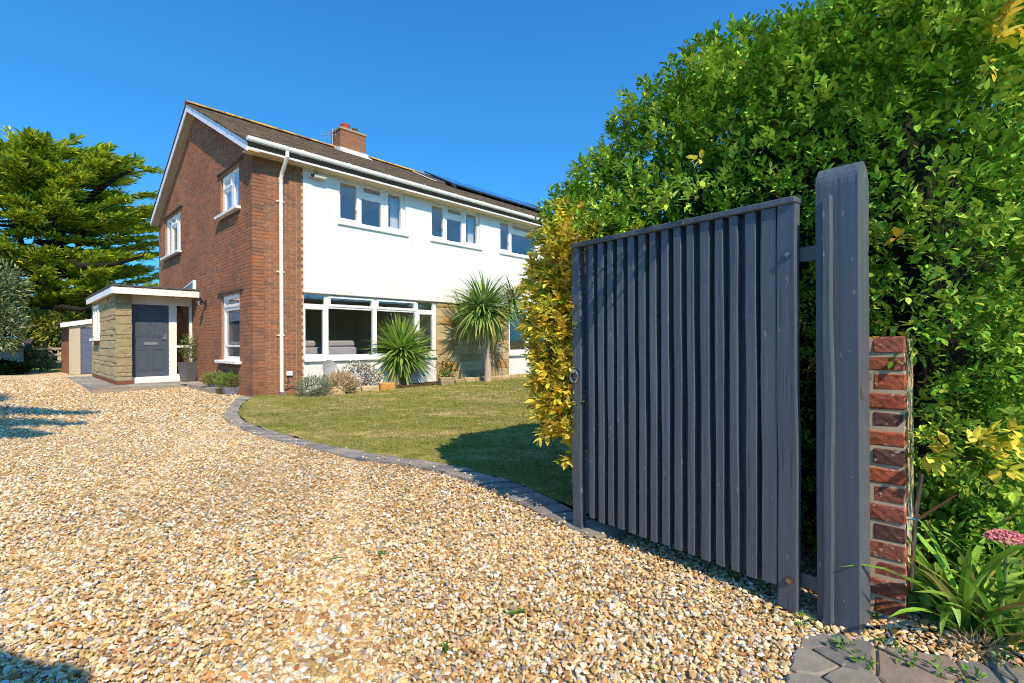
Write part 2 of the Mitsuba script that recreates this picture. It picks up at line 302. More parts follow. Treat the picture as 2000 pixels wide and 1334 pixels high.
# grass blades over the lawn
r = np.random.default_rng(5); x0, y0, x1, y1 = lawnp.bounds
p = np.stack([r.uniform(-5.3, 4.5, 260000), r.uniform(2.8, 14, 260000)], 1)
w = np.clip(6.5/p[:, 1], .25, 1)**1.6
p = p[shapely.contains_xy(lawnp.buffer(.015), p[:, 0], p[:, 1]) & (p[:, 0] < .42*p[:, 1]-.6) & (r.random(len(p)) < w*.8)]; n = len(p)
dry = S(.46, .64, meshkit.fbm(np.c_[p[:, 0]*1.05, p[:, 1]*1.9+3, 0*p[:, 0]], 4)*.66+.34*r.random(n))[:, None]
d = np.stack([r.normal(0, .9, n), r.normal(0, .9, n), np.full(n, .75)], 1)
tri = (np.array([[-.5, 0, 0], [.5, 0, 0], [.1, 1, 0]]), np.array([[0, 1, 2]]))
sc = np.stack([r.uniform(.004, .008, n), r.uniform(.018, .042, n), np.ones(n)], 1)*(.7+p[:, 1:2]/14)
col = (np.array([.215, .25, .055])*(1-dry*.9)+np.array([.46, .36, .17])*dry*.9)*(1+.3*r.normal(0, 1, (n, 1)).clip(-1.3, 1.5))
v, f, c = scatter(*tri, np.c_[p, G(p[:, 0], p[:, 1])+.008+.05*(meshkit.fbm(np.c_[p*2.5, 0*p[:, 0]], 3)-.5)], frames(d, r.uniform(0, 6.28, n)), sc, col.clip(.01, .6))
put('grass', v, f, c, 'm_blade', kind='stuff', label='short mown lawn grass with dry brown patches', cat='grass')
# crazy paving by the gate post
pv = MB(); pv.ext(PAVE, -.03, -.002, UVZ, (.36, .30, .19)); pk = pv.build('paving', 'm_matt', kind='structure')
def slab(poly, z, tone, parent, th=.03, name='slab', gap=.004):
    poly = poly.buffer(-gap-.006).buffer(.006, quad_segs=2)
    if poly.is_empty: return
    poly = max(getattr(poly, 'geoms', [poly]), key=lambda g: g.area)
    out = np.array(poly.exterior.coords[:-1]); n = len(out)
    dense = np.array([poly.exterior.interpolate(t).coords[0] for t in np.arange(0, poly.exterior.length, .035)]); out = dense+rng.normal(0, .0022, dense.shape); n = len(out)
    c = out.mean(0); inn = c+(out-c)*(1-.008/np.linalg.norm(out-c, axis=1, keepdims=True))
    zt = z+rng.normal(0, .003)
    v = np.vstack([np.c_[out, np.full(n, z-th)], np.c_[out, np.full(n, zt-.006)], np.c_[inn, np.full(n, zt)], [[*c, zt]]])
    f = [[j+k, (j+1) % n+k, (j+1) % n+k+n] for k in (0, n) for j in range(n)]+[[j+k, (j+1) % n+k+n, j+k+n] for k in (0, n) for j in range(n)]+[[2*n+j, 2*n+(j+1) % n, 3*n] for j in range(n)]
    MB().add(v, f, uv=(tone, .5)).build(name, 'm_slate', parent)
def voro(poly, pts):
    from shapely.ops import voronoi_diagram
    from shapely.geometry import MultiPoint
    return [g.intersection(poly) for g in voronoi_diagram(MultiPoint(pts), envelope=poly).geoms]
for g in voro(PAVE, [(.93, 1.36), (1.00, 1.53), (1.04, 1.66), (1.16, 1.72), (1.14, 1.80), (1.33, 1.59), (1.20, 1.44), (1.46, 1.67), (1.50, 1.50), (1.58, 1.61), (1.68, 1.62), (1.66, 1.50), (1.42, 1.38), (1.2, 1.25), (1.8, 1.35), (1.0, 1.1), (1.5, 1.1), (1.85, 1.55), (1.08, 1.57)]):
    for q in getattr(g, 'geoms', [g]): slab(q, .012, (rng.random()*.85 if q.centroid.x < 1.2 or q.centroid.x > 1.5 else .95), pk)
# ---------------------------------------------------------------- the house
house = thing('house', 'two storey red brick and white rendered house with brown tiled roof', 'house')
WHITE, CREAM, DARK = (.80, .80, .79), (.62, .55, .42), (.03, .03, .035)
VM, RZ, SL = 4.094, 7.38, .503                  # ridge line and roof slope
UL, VL, EAVE = 13.5, 8.49, 4.96
def roofz(v): return RZ-SL*abs(v-VM)
WA, WB, WC = (.78, 2.06, 4.06, 4.99), (5.73, 7.64, 3.77, 4.955), (.78, 2.05, .72, 2.21)
gp = Polygon([(.01, 0), (VL, 0), (VL, roofz(VL)-.16), (VM, RZ-.16), (.01, roofz(.01)-.16)])
for a in (WA, WB, WC): gp = gp.difference(sbox(a[0], a[2], a[1], a[3]))
MORT = (.33, .25, .17)
MB(hw).ext(gp, .007, .25, GABLE, (.29, .18, .12)).build('gable_wall', 'm_matt', house)
MB(hw).ext(sbox(.251, 0, 1.04, EAVE), .007, .25, FRONT, (.47, .37, .24)).build('corner_wall', 'm_matt', house)
W1, W2, W3, WBIG = (1.88, 3.72, 3.93, 4.955), (4.55, 6.36, 3.93, 4.955), (7.22, 9.1, 3.93, 4.955), (1.05, 4.72, .75, 2.225)
W4 = (7.66, 9.6, .72, 2.225)
up = sbox(1.041, 2.232, UL, EAVE+.1)
for a in (W1, W2, W3): up = up.difference(sbox(a[0], a[2], a[1], a[3]))
MB(hw).ext(up, -.022, .22, FRONT).build('rendered_wall', 'm_render', house)
for lo in (sbox(1.042, 0, 4.72, .72), sbox(7.64, 0, UL, 2.23).difference(sbox(W4[0], W4[2], W4[1], W4[3]))):
    MB(hw).ext(lo, .03, .24, FRONT).build('rendered_wall', 'm_render', house)
m = MB(hw); m.box((1.04, -.034, 2.214), (UL, .2, 2.231), (.22, .19, .15)); m.build('drip_strip', 'm_matt', house)
inn = MB(hw); D1 = (.72, .70, .64)
inn.box((.26, 8.2, 0), (UL, 8.45, 5), D1); inn.ext(Polygon([(.02, 0), (VL, 0), (VL, roofz(VL)-.16), (VM, RZ-.16), (.02, roofz(.02)-.16)]), UL-.03, UL+.2, GABLE, D1); inn.box((.26, .26, .1), (UL, 8.2, .25), (.40, .30, .2))
inn.box((.26, .26, 2.42), (UL, 8.2, 2.60), D1); inn.box((.26, 4.6, .25), (UL, 4.7, 5.0), (.62, .60, .54)); inn.box((.26, .25, 5.0), (UL, 8.3, 5.08), D1)
inn.box((4.85, .3, .25), (4.95, 4.6, 2.42), D1); inn.box((4.0, .3, 2.6), (4.1, 4.6, 5.0), D1); inn.box((6.8, .3, 2.6), (6.9, 4.6, 5.0), D1)
inn.build('interior_wall', 'm_matt', house)
# bricks: real quoins, Flemish courses of stretchers and headers
def cuts(a, b, holes):
    out = [(a, b)]
    for h0, h1 in holes: out = [(x, y) for s, e in out for x, y in ((s, min(e, h0)), (max(s, h1), e)) if y-x > .03]
    return out
def laid(i, lim, own):
    """(start, end) of the bricks of course i along a wall that ends in a corner; own: this wall has the corner brick"""
    a = 0 if own else .1125; k = 0 if own else 1; out = []
    while a < lim:
        w = .215 if (k % 2 == 0) else .1025
        out.append((a, min(a+w, lim))); a += w+.010; k += 1
    return out
front, gab = [], []
for i in range(98):
    z0, z1 = i*.075+.005, i*.075+.070
    if z1 < EAVE:
        for a, b in laid(i, 1.038, i % 2 == 0):
            if b-a > .03: front.append((a, b, z0, z1, (i % 2 == 0 and a == 0)))
    lo_v = max(0, VM-(RZ-.17-z1)/SL); hi_v = min(VL, VM+(RZ-.17-z1)/SL)
    if hi_v-lo_v < .1: continue
    hs = [(w[0], w[1]) for w in (WA, WB, WC) if w[2] < z1 and w[3] > z0]
    for a, b in laid(i, VL, i % 2 == 1):
        a, b = max(a, lo_v), min(b, hi_v)
        if b-a > .03:
            for s, e in cuts(a, b, hs): gab.append((s, e, z0, z1, i % 2 == 1 and s == 0))
cam_h = np.array([-3.534, -10.638, 1.125])
front.sort(key=lambda q: (q[0]+.1-cam_h[0])**2+(q[2]-1.125)**2)
def brick_box(m, q, face):
    j = rng.normal(0, .0012)
    t = (rng.random(), rng.random())
    d = .1025 if q[4] else .02
    if face == 'F': m.box((q[0], j, q[2]), (q[1], d, q[3]), uv=t)
    else: m.box((j, q[0], q[2]), (d, q[1], q[3]), uv=t)
cw = house+'__corner_wall'
for q in front[:300]:
    m = MB(hw); brick_box(m, q, 'F'); m.build('brick', 'm_brick', cw)
m = MB(hw)
for q in front[300:]: brick_box(m, q, 'F')
m.build('upper_brickwork', 'm_brick', cw, kind='stuff')
m = MB(hw)
for q in gab: brick_box(m, q, 'G')
m.build('brickwork', 'm_brick', house+'__gable_wall', kind='stuff')
# windows
def window(face, w, panes, parent, name='window', rec=.055, sill=.1, fcol=WHITE, proud=(), pane_col=None, over=.055, label=None):
    order = FRONT if face == 'F' else GABLE
    fr = sbox(w[0]+.002, w[2]+.002, w[1]-.002, w[3]-.002)
    for p in panes: fr = fr.difference(sbox(p[0], p[2], p[1], p[3]))
    m = MB(hw).ext(fr, rec, rec+.07, order, fcol)
    k = m.build(name, 'm_semi', parent, label=label)
    for i, p in enumerate(panes):
        g = MB(hw)
        for dpt in (rec+.022, rec+.040):
            q = np.array([(p[0]-.004, p[2]-.004), (p[1]+.004, p[2]-.004), (p[1]+.004, p[3]+.004), (p[0]-.004, p[3]+.004)])
            v = np.empty((4, 3)); v[:, order[0]] = q[:, 0]; v[:, order[1]] = q[:, 1]; v[:, order[2]] = dpt
            g.add(v, [[0, 1, 2, 3]])
        g.build('pane', 'm_glass', k)
        if i in proud:      # the raised frame of a casement that opens
            b = sbox(p[0]-.05, p[2]-.055, p[1]+.05, p[3]+.05).difference(sbox(p[0]+.002, p[2]+.002, p[1]-.002, p[3]-.002))
            MB(hw).ext(b, rec-.022, rec-.001, order, fcol).build('casement', 'm_semi', k)
    if sill:
        lo, hi = np.zeros(3), np.zeros(3)
        lo[order[0]], hi[order[0]] = w[0]-over, w[1]+over
        lo[2], hi[2] = w[2]-.062, w[2]+.001; lo[order[2]], hi[order[2]] = -sill, rec+.05
        MB(hw).cbox(lo, hi, .006, fcol).build('sill', 'm_semi', k)
    return k
def handle(k, u, z, v=.02):
    MB(hw).box((u-.012, v, z-.01), (u+.012, v+.03, z+.01), (.7, .7, .7)).cbox((u-.010, v-.012, z-.01), (u+.016, v+.004, z+.10), .003, (.8, .8, .8)).build('handle', 'm_semi', k)
k1 = window('F', W1, [(1.93, 2.36, 4.045, 4.885), (2.49, 3.03, 4.0, 4.62), (2.53, 3.01, 4.77, 4.895), (3.22, 3.605, 4.05, 4.9)], house, proud=(0, 2, 3), sill=.075); handle(k1, 2.325, 4.30)
k2 = window('F', W2, [(4.60, 5.0, 4.045, 4.885), (5.14, 5.69, 4.0, 4.62), (5.17, 5.66, 4.77, 4.895), (5.84, 6.28, 4.05, 4.9)], house, proud=(0, 2, 3), sill=.075); handle(k2, 4.965, 4.30)
k3 = window('F', W3, [(7.27, 7.67, 4.045, 4.885), (7.81, 9.0, 4.0, 4.62), (7.84, 8.97, 4.76, 4.895)], house, proud=(0, 2), sill=.075); handle(k3, 7.635, 4.30)
window('F', WBIG, [(1.095, 1.505, .855, 1.865), (1.628, 2.765, .83, 1.90), (2.885, 4.015, .83, 1.90), (4.17, 4.59, .855, 1.865), (1.06, 1.54, 1.985, 2.212), (1.675, 2.745, 2.0, 2.145), (2.92, 3.997, 2.0, 2.145), (4.12, 4.61, 1.985, 2.20)], house, name='picture_window', rec=.03, sill=.05, over=.0, proud=(5, 6))
window('F', W4, [(7.72, 8.5, .85, 2.1), (8.62, 9.5, .85, 2.1)], house, sill=.07)
window('G', WA, [(.86, 1.27, 4.15, 4.93), (1.45, 1.93, 4.73, 4.91), (1.45, 1.93, 4.13, 4.62)], house, sill=.11, over=.11, proud=(1,))
window('G', WB, [(5.83, 6.19, 3.87, 4.87), (6.40, 6.93, 3.87, 4.62), (6.42, 6.91, 4.73, 4.87), (7.13, 7.5, 3.87, 4.87)], house, sill=.11, over=.11, proud=(2,))
window('G', WC, [(.87, 1.94, 1.07, 1.86), (.87, 1.94, .81, 1.03), (.90, 1.91, 1.99, 2.12)], house, sill=.12, over=.11, proud=(2,))
for w in (WA, WB, WC):     # drip course over each gable window
    MB(hw).cbox((-.045, w[0]-.26, w[3]+.045), (.02, w[1]+.16, w[3]+.085), .005, (.10, .085, .07)).build('lintel_drip', 'm_matt', house)
    MB(hw).box((-.004, w[0]-.04, w[2]-.14), (.02, w[1]+.04, w[2]-.063), (.16, .07, .05)).build('tile_sill', 'm_matt', house)
# curtains and blinds
def cloth(a0, a1, z0, z1, d, face, col, folds=9, amp=.02):
    n = folds*6+1; t = np.linspace(0, 1, n); off_ = amp*np.sin(t*folds*2*np.pi)
    o = FRONT if face == 'F' else GABLE; v = np.empty((2*n, 3))
    v[:, o[0]] = np.tile(a0+(a1-a0)*t, 2); v[:, o[1]] = np.repeat([z0, z1], n); v[:, o[2]] = d+np.tile(off_, 2)
    return v, np.array([[i, i+1, i+1+n, i+n] for i in range(n-1)])
for a0, a1, z0, z1, d, fc, c, f_ in ((1.75, 1.97, 4.05, 4.95, .2, 'G', (.75, .78, .8), 3), (.84, .95, 4.05, 4.95, .2, 'G', (.7, .74, .8), 2), (5.8, 6.2, 3.8, 4.95, .2, 'G', (.75, .75, .74), 4), (6.85, 7.55, 3.8, 4.95, .2, 'G', (.75, .75, .74), 7),
                                 (4.22, 4.42, .8, 1.8, .5, 'F', (.75, .78, .8), 3), (3.42, 3.70, 3.95, 4.95, .26, 'F', (.5, .55, .6), 4), (6.1, 6.33, 3.95, 4.95, .26, 'F', (.5, .55, .6), 3)):
    m = MB(hw); m.add(*cloth(a0, a1, z0, z1, d, fc, c, f_), c); m.build('curtain', 'm_matt', house)
m = MB(hw); m.box((.155, .85, 1.62), (.165, 1.95, 2.1), (.62, .70, .78)); m.build('roller_blind', 'm_matt', house)
# eaves, verge, gutter
m = MB(hw)
m.box((-.205, -.345, EAVE), (UL+.3, -.32, EAVE+.155), (.74, .76, .80)); m.build('fascia', 'm_semi', house)
m = MB(hw); m.box((-.18, -.32, EAVE+.012), (UL+.3, .02, EAVE+.03), (.60, .51, .36)); m.build('soffit', 'm_matt', house)
g = MB(hw); an = np.linspace(0, np.pi, 9); prof = np.array([(-.405-.058*math.cos(a), 5.155-.075*math.sin(a)) for a in an])
prof = np.vstack([[prof[0]+[.0, .018]], prof, [prof[-1]+[0, .018]]])
ins = prof+(np.array([-.405, 5.16])-prof)*.07; full = np.vstack([prof, ins[::-1]])
g.ext(Polygon(full), -.21, UL+.3, (1, 2, 0), (.83, .83, .82)); g.ext(Polygon(prof), -.218, -.205, (1, 2, 0), (.83, .83, .82))
g.build('gutter', 'm_semi', house)
for u in (.85, 1.9, 2.95, 4.0, 5.05, 6.1, 7.15, 8.2):
    MB(hw).ext(Polygon(np.vstack([prof*1.0+[-.004, -.004], (prof+[0, .012])[::-1]])), u-.03, u+.03, (1, 2, 0), (.78, .78, .77)).build('gutter_bracket', 'm_semi', house)
def verge(v0, v1, z0, z1, lo_, hi_): return Polygon([(v0, z0+lo_), (v1, z1+lo_), (v1, z1+hi_), (v0, z0+hi_)])
for (va, vb) in ((-.345, VM), (VL+.06, VM)):
    za, zb = roofz(va), roofz(vb)
    MB(hw).ext(verge(va, vb, za, zb, -.235, -.045), -.21, -.185, GABLE, (.72, .75, .82)).build('bargeboard', 'm_semi', house)
    MB(hw).ext(verge(va, vb, za, zb, -.215, -.19), -.184, .03, GABLE, (.58, .48, .34)).build('verge_soffit', 'm_matt', house)
rd = Polygon([(-.40, roofz(-.40)-.035), (VM, RZ-.035), (VL+.1, roofz(VL+.1)-.035), (VL+.1, roofz(VL+.1)-.15), (VM, RZ-.15), (-.345, roofz(-.345)-.15)])
rk = MB(hw).ext(rd, -.182, UL+.3, GABLE, (.09, .075, .06)).build('roof', 'm_matt', house)
MB(hw).ext(Polygon([(-.40, roofz(-.40)-.034), (VM, RZ-.034), (VL+.1, roofz(VL+.1)-.034), (VL+.1, roofz(VL+.1)-.044), (VM, RZ-.044), (-.4, roofz(-.40)-.044)]), -.235, -.183, GABLE, (.13, .10, .07)).build('verge_tiles', 'm_matt', rk)
NV = np.array([-SL, 0, 1.0]); ct = 1/math.hypot(1, SL)
def slope_tiles(side):
    m = MB(hw); gauge = .114; L = (VM+.42)/ct
    for i in range(int(L/gauge)+1):
        s0 = i*gauge; s1 = min(s0+gauge+.02, L)
        if s0 > L-.04: break
        u = -.24-(.0825 if i % 2 else 0)
        while u < UL+.3:
            w = .163; a, b = max(u, -.24+rng.uniform(-.008, .008)), min(u+w, UL+.3)
            if b-a > .02:
                va, vb = -.42+s0*ct, -.42+s1*ct
                lift = .024+rng.normal(0, .002)
                z = lambda v, d: roofz(v)+d-.035
                p = np.array([(a, va, z(va, lift)), (b, va, z(va, lift+rng.normal(0, .0012))), (b, vb, z(vb, .006)), (a, vb, z(vb, .006)), (a, va, z(va, .0)), (b, va, z(va, .0))])
                if side < 0: p[:, 1] = 2*VM-p[:, 1]
                m.add(p, [[0, 1, 2, 3], [4, 5, 1, 0]], uv=(rng.random(), rng.random()))
            u += w+.003
    return m
slope_tiles(1).build('tile_slope', 'm_tile', rk, kind='stuff')
for i in range(31):
    u0 = -.235+i*.452; a = np.linspace(.12*np.pi, .88*np.pi, 8)
    pr = np.array([(VM-.135*math.cos(t), RZ-.075+.125*math.sin(t)) for t in a]); pi_ = np.array([(VM-.115*math.cos(t), RZ-.08+.105*math.sin(t)) for t in a])
    MB(hw).ext(Polygon(np.vstack([pr, pi_[::-1]])), u0, u0+.445, (1, 2, 0), uv=(rng.random(), .5)).build('ridge_tile', 'm_ridge', rk)
# chimney
CU0, CU1, CV0, CV1, CZ0, CZ1 = 3.80, 4.69, 3.65, 4.24, 6.9, 7.84
ck = MB(hw).box((CU0+.006, CV0+.006, CZ0), (CU1-.006, CV1, CZ1), (.30, .22, .15)).build('chimney', 'm_matt', house)
m = MB(hw)
for i in range(13):
    z0, z1 = CZ0+i*.075, CZ0+i*.075+.065
    a = CU0 if i % 2 == 0 else CU0+.1125
    while a < CU1-.04:
        b = min(a+.215, CU1); m.box((a, CV0+rng.normal(0, .001), z0), (b, CV0+.1, z1), uv=(rng.random(), .5)); a = b+.01
    a = CV0+.111 if i % 2 == 0 else CV0
    while a < CV1-.04:
        b = min(a+.215, CV1); m.box((CU0+rng.normal(0, .001), a, z0), (CU0+.1, b, z1), uv=(rng.random(), .5)); a = b+.01
m.build('brickwork', 'm_brick', ck, kind='stuff')
MB(hw).cbox((CU0-.03, CV0-.03, CZ1), (CU1+.03, CV1+.03, CZ1+.07), .01, (.36, .27, .15)).build('cap', 'm_matt', ck)
fl = MB(hw); zf = roofz(CV0)
fl.box((CU0-.03, CV0-.035, zf-.12), (CU1+.06, CV0-.004, zf+.105), (.74, .74, .72)); fl.ext(Polygon([(CV0-.03, zf-.1), (CV1, RZ-.15), (CV1, RZ+.1), (CV0-.03, zf+.105)]), CU0-.03, CU0-.003, GABLE, (.72, .73, .74))
fl.ext(Polygon([(CV0-.22, roofz(CV0-.22)+.0), (CV0-.03, zf+.0), (CV0-.03, zf+.02), (CV0-.22, roofz(CV0-.22)+.012)]), CU0-.03, CU1+.12, GABLE, (.62, .60, .55))
fl.build('flashing', 'm_semi', ck)
def lathe(c, prof, col, m, sides=16):
    an = np.arange(sides)*2*np.pi/sides; p = np.array(prof)
    v = np.concatenate([np.c_[c[0]+r*np.cos(an), c[1]+r*np.sin(an), np.full(sides, c[2]+z)] for r, z in p])
    f = [[i*sides+j, i*sides+(j+1) % sides, (i+1)*sides+(j+1) % sides, (i+1)*sides+j] for i in range(len(p)-1) for j in range(sides)]
    return m.add(v, f, col)
lathe((4.12, 3.95, CZ1+.06), [(.13, 0), (.14, .10), (.135, .19), (.15, .20), (.15, .25), (.11, .25), (.10, .1)], (.40, .085, .05), MB(hw)).build('pot', 'm_matt', ck, smooth=False)
lathe((4.47, 3.95, CZ1+.06), [(.085, 0), (.085, .19), (.095, .19), (.095, .23), (.06, .23), (.06, .1)], (.12, .10, .08), MB(hw)).build('pot', 'm_matt', ck)
# downpipe
dp = MB(hw); dp.tube([(.55, -.405, 5.09), (.55, -.40, 4.98), (.55, -.30, 4.87), (.55, -.12, 4.70), (.55, -.062, 4.58), (.55, -.06, 4.3), (.55, -.06, .1), (.55, -.075, .06)], .038, 10, (.83, .81, .74))
dp.tube([(.55, -.06, 4.63), (.55, -.06, 4.50)], .046, 10, (.62, .60, .48)); dp.box((.50, -.13, .0), (.60, -.01, .075), (.20, .19, .22))
for z in (4.1, 2.6, 1.25):
    dp.tube([(.55, -.06, z), (.55, -.06, z+.05)], .045, 10, (.80, .80, .78)); dp.box((.47, -.03, z+.01), (.63, -.004, z+.04), (.72, .66, .52))
dp.build('downpipe', 'm_semi', house)
# stone facing between the windows: every stone a piece
sk = MB(hw).box((4.722, .03, 0), (7.636, .2, 2.213), (.40, .33, .22)).build('stone_panel', 'm_matt', house)
z = .02
def stone_run(a0, a1, z0, z1, d0, face, parent, wmin, wmax, name='stone', into=None, ty=0):
    a = a0
    while a < a1-.02:
        b = a+rng.uniform(wmin, wmax)
        if b > a1-.12: b = a1
        m = MB(hw) if into is None else into; j = rng.normal(0, .006); t = (rng.random(), rng.random()+ty)
        if face == 'F': m.cbox((a+.006, d0+j, z0+.006), (b-.006, d0+.07, z1-.006), .012, uv=t, jit=.004)
        else: m.cbox((d0+j, a+.006, z0+.006), (d0+.07, b-.006, z1-.006), .012, uv=t, jit=.004)
        if into is None: m.build(name, 'm_stone', parent)
        a = b
while z < 2.2:
    h = min(rng.choice([.10, .14, .18, .22, .26]), 2.21-z)
    if 2.21-z-h < .08: h = 2.21-z
    stone_run(4.725, 7.634, z, z+h, .015, 'F', sk, .16, .62); z += h
# rooflights and collector on the roof
RN = hw([0, 0, 0]); rn = (U*0+V*(-SL)+Z); rn = rn/np.linalg.norm(rn); RP0 = hw([0, -.42, roofz(-.42)+.06])
def roof_pt(x, y):
    P = on_plane(x, y, RP0, rn); return np.array([(P-C0)@U, (P-C0)@V])
def roof_slab(m, u0, u1, v0, v1, h0, h1, col):
    p = [(u, v, roofz(v)+h) for h in (h0, h1) for u, v in ((u0, v0), (u1, v0), (u1, v1), (u0, v1))]
    return m.add(p, [[0, 1, 2, 3], [4, 5, 6, 7], [0, 1, 5, 4], [1, 2, 6, 5], [2, 3, 7, 6], [3, 0, 4, 7]], col)
for (xa, ya), (xb, yb) in (((912, 378), (928, 368)), ((935, 387), (951, 378))):
    a, b = roof_pt(xa, ya), roof_pt(xb, yb); u0, u1 = a[0], a[0]+.72; v0, v1 = 2.75, 3.75
    k = roof_slab(MB(hw), u0, u1, v0, v1, .0, .07, (.10, .09, .085)).build('rooflight', 'm_semi', rk)
    roof_slab(MB(hw), u0+.07, u1-.07, v0+.07, v1-.07, .072, .078, (.03, .035, .045)).build('pane', 'm_gloss', k)
    roof_slab(MB(hw), u0-.10, u0, v0-.06, v1, .01, .03, (.55, .48, .36)).build('flashing', 'm_matt', k)
a = roof_pt(962, 396)
sp = thing('solar_panel', 'long blue solar panel raised on the far end of the brown tiled roof', 'solar panel')
pu = a[0]; v0, v1 = 2.3, 3.95
roof_slab(MB(hw), pu, UL, v0, v1, .10, .15, (.03, .03, .035)).build('frame', 'm_semi', sp)
for i in range(5):
    u0 = pu+.03+i*1.0
    if u0+.95 < UL: roof_slab(MB(hw), u0, u0+.95, v0+.03, v1-.03, .152, .156, (.02, .09, .26)).build('cell_panel', 'm_gloss', sp)
mm = MB(hw)
for u in np.arange(pu+.2, UL, 1.2): roof_slab(mm, u, u+.04, v0+.1, v1-.1, .0, .10, (.5, .5, .5))
mm.build('rail', 'm_metal', sp)
# aerial
ar = thing('television_aerial', 'small metal television aerial beside the brick chimney', 'aerial')
ap = hw([3.74, 4.1, 0])
MB(hw).tube([(3.74, 4.05, 7.35), (3.74, 4.05, 7.95)], .012, 6, (.5, .48, .45)).build('mast', 'm_metal', ar)
MB(hw).tube([(3.80, 3.9, 7.72), (3.45, 4.3, 7.72)], .009, 5, (.75, .68, .6)).build('boom', 'm_metal', ar)
for i in range(5):
    t = i/4; c = np.array([3.78-.31*t, 3.92+.36*t, 7.72])
    MB(hw).tube([c-np.array([0, 0, .13]), c+np.array([0, 0, .13])], .007, 5, (.8, .66, .55)).build('rod', 'm_metal', ar)
# security camera, lamp, meter box, cable
sc_ = thing('security_camera', 'white and black security camera under the eaves of the white wall', 'security camera')
MB(hw).cbox((1.28, -.05, 4.86), (1.37, -.022, 4.95), .004, (.45, .40, .28)).tube([(1.325, -.04, 4.9), (1.325, -.12, 4.86), (1.36, -.16, 4.82)], .015, 6, (.4, .36, .26)).build('bracket', 'm_semi', sc_)
MB(hw).cbox((1.22, -.20, 4.775), (1.50, -.12, 4.85), .015, (.62, .58, .46)).build('body', 'm_semi', sc_)
MB(hw).tube([(1.215, -.16, 4.812), (1.17, -.16, 4.806)], .036, 10, (.02, .02, .05)).build('lens', 'm_gloss', sc_)
wl = thing('wall_lamp', 'black curved downlight on the brick gable beside the porch', 'wall lamp')
MB(hw).cbox((-.03, 3.20, 2.02), (-.002, 3.30, 2.2), .006, DARK).build('wall_plate', 'm_semi', wl)
a = np.linspace(0, 1.25, 7); MB(hw).tube([(-.02-.15*math.sin(t), 3.25, 2.12+.06*(1-math.cos(t*2.2))) for t in a], [.02, .025, .032, .04, .045, .05, .05], 8, DARK).tube([(-.15, 3.25, 2.16), (-.165, 3.25, 2.09)], [.05, .065], 10, DARK).build('shade', 'm_semi', wl)
MB(hw).tube([(-.163, 3.25, 2.088), (-.1635, 3.25, 2.0875)], [.055, .055], 10, (.75, .75, .72)).build('lens', 'm_gloss', wl)
mb = thing('meter_box', 'small white plastic box with a black cable on the corner brickwork', 'meter box')
MB(hw).cbox((.66, -.055, .40), (.79, -.003, .50), .012, (.72, .73, .76)).build('lid', 'm_semi', mb)
MB(hw).tube([(.70, -.025, .40), (.70, -.02, .30), (.69, -.025, .22), (.66, -.03, .15), (.64, -.03, .12)], .008, 6, DARK).tube([(.64, -.035, .12), (.72, -.035, .16), (.82, -.035, .165), (.90, -.04, .12)], .009, 6, DARK).build('cable', 'm_semi', mb)
# sofa and flowers seen through the picture window
for (u0, u1, lab) in ((1.10, 1.62, 'grey sofa end with one cushion, at the left pane of the picture window'), (1.86, 2.62, 'wider pale grey sofa back with a long cushion, behind the large picture window pane')):
    so = thing('sofa', lab, 'sofa')
    MB(hw).cbox((u0, .55, .27), (u1, 1.35, 1.00), .03, (.42, .42, .47)).build('back', 'm_matt', so)
    MB(hw).cbox((u0+.01, .57, 1.00), (u1-.03, .85, 1.16), .045, (.40, .38, .39)).build('cushion', 'm_matt', so, smooth=False)
# ---------------------------------------------------------------- porch
porch = thing('porch', 'flat roofed stone porch with a dark blue front door', 'porch')
PV, PU, PF = 4.2, -1.65, 3.85
pw = MB(hw).box((PU+.02, PV+.02, 0), (-1.34, PV+.3, 2.31), (.35, .29, .19)).box((PU+.02, PV+.3, 0), (PU+.3, 8.7, 2.31), (.35, .29, .19)).box((PU+.3, 8.4, 0), (0, 8.7, 2.31), (.33, .29, .19)).build('stone_wall', 'm_matt', porch)
MB(hw).box((PU+.005, PV+.005, 0), (-1.33, PV+.29, .20), (.19, .075, .045)).box((PU+.005, PV+.29, 0), (PU+.28, 8.71, .20), (.17, .07, .045)).build('plinth', 'm_matt', porch)
z = .20
while z < 2.3:
    h = float(rng.choice([.10, .13, .16, .2, .26])); h = min(h, 2.3-z)
    if 2.3-z-h < .07: h = 2.3-z
    stone_run(PU-.0, -1.335, z, z+h, PV, 'F', pw, .16, .40, ty=2); z += h
z = .20; sidem = MB(hw)
while z < 2.3:
    h = min(float(rng.choice([.10, .14, .2, .24])), 2.3-z)
    if 2.3-z-h < .07: h = 2.3-z
    for s0, s1 in cuts(PV+.08, 8.7, [(7.0, 8.05)] if z+h > 1.25 and z < 2.2 else []): stone_run(s0, s1, z, z+h, PU, 'G', pw, .2, .6, into=sidem, ty=2)
    z += h
sidem.build('side_stonework', 'm_stone', pw, kind='stuff')
m = MB(hw); m.box((PU-.12, PF, 2.295), (-.003, PF+.03, 2.445), (.82, .82, .80)); m.box((PU-.12, PF+.03, 2.295), (PU-.09, 8.75, 2.445), (.80, .80, .80)); m.build('fascia', 'm_semi', porch)
MB(hw).box((PU-.09, PF+.03, 2.31), (-.003, 8.75, 2.33), (.42, .34, .22)).build('soffit', 'm_matt', porch)
MB(hw).cbox((PU-.135, PF-.015, 2.446), (-.002, 8.77, 2.51), .02, (.075, .075, .08)).build('roof', 'm_matt', porch)
DV = 4.5
fr = sbox(-1.339, .12, -.012, 2.31).difference(sbox(-1.30, .265, -.53, 2.10)).difference(sbox(-.36, 1.06, -.075, 2.10)).difference(sbox(-.36, .30, -.075, .99))
fk = MB(hw).ext(fr, DV, DV+.07, FRONT, (.80, .80, .78)).build('door_frame', 'm_semi', porch)
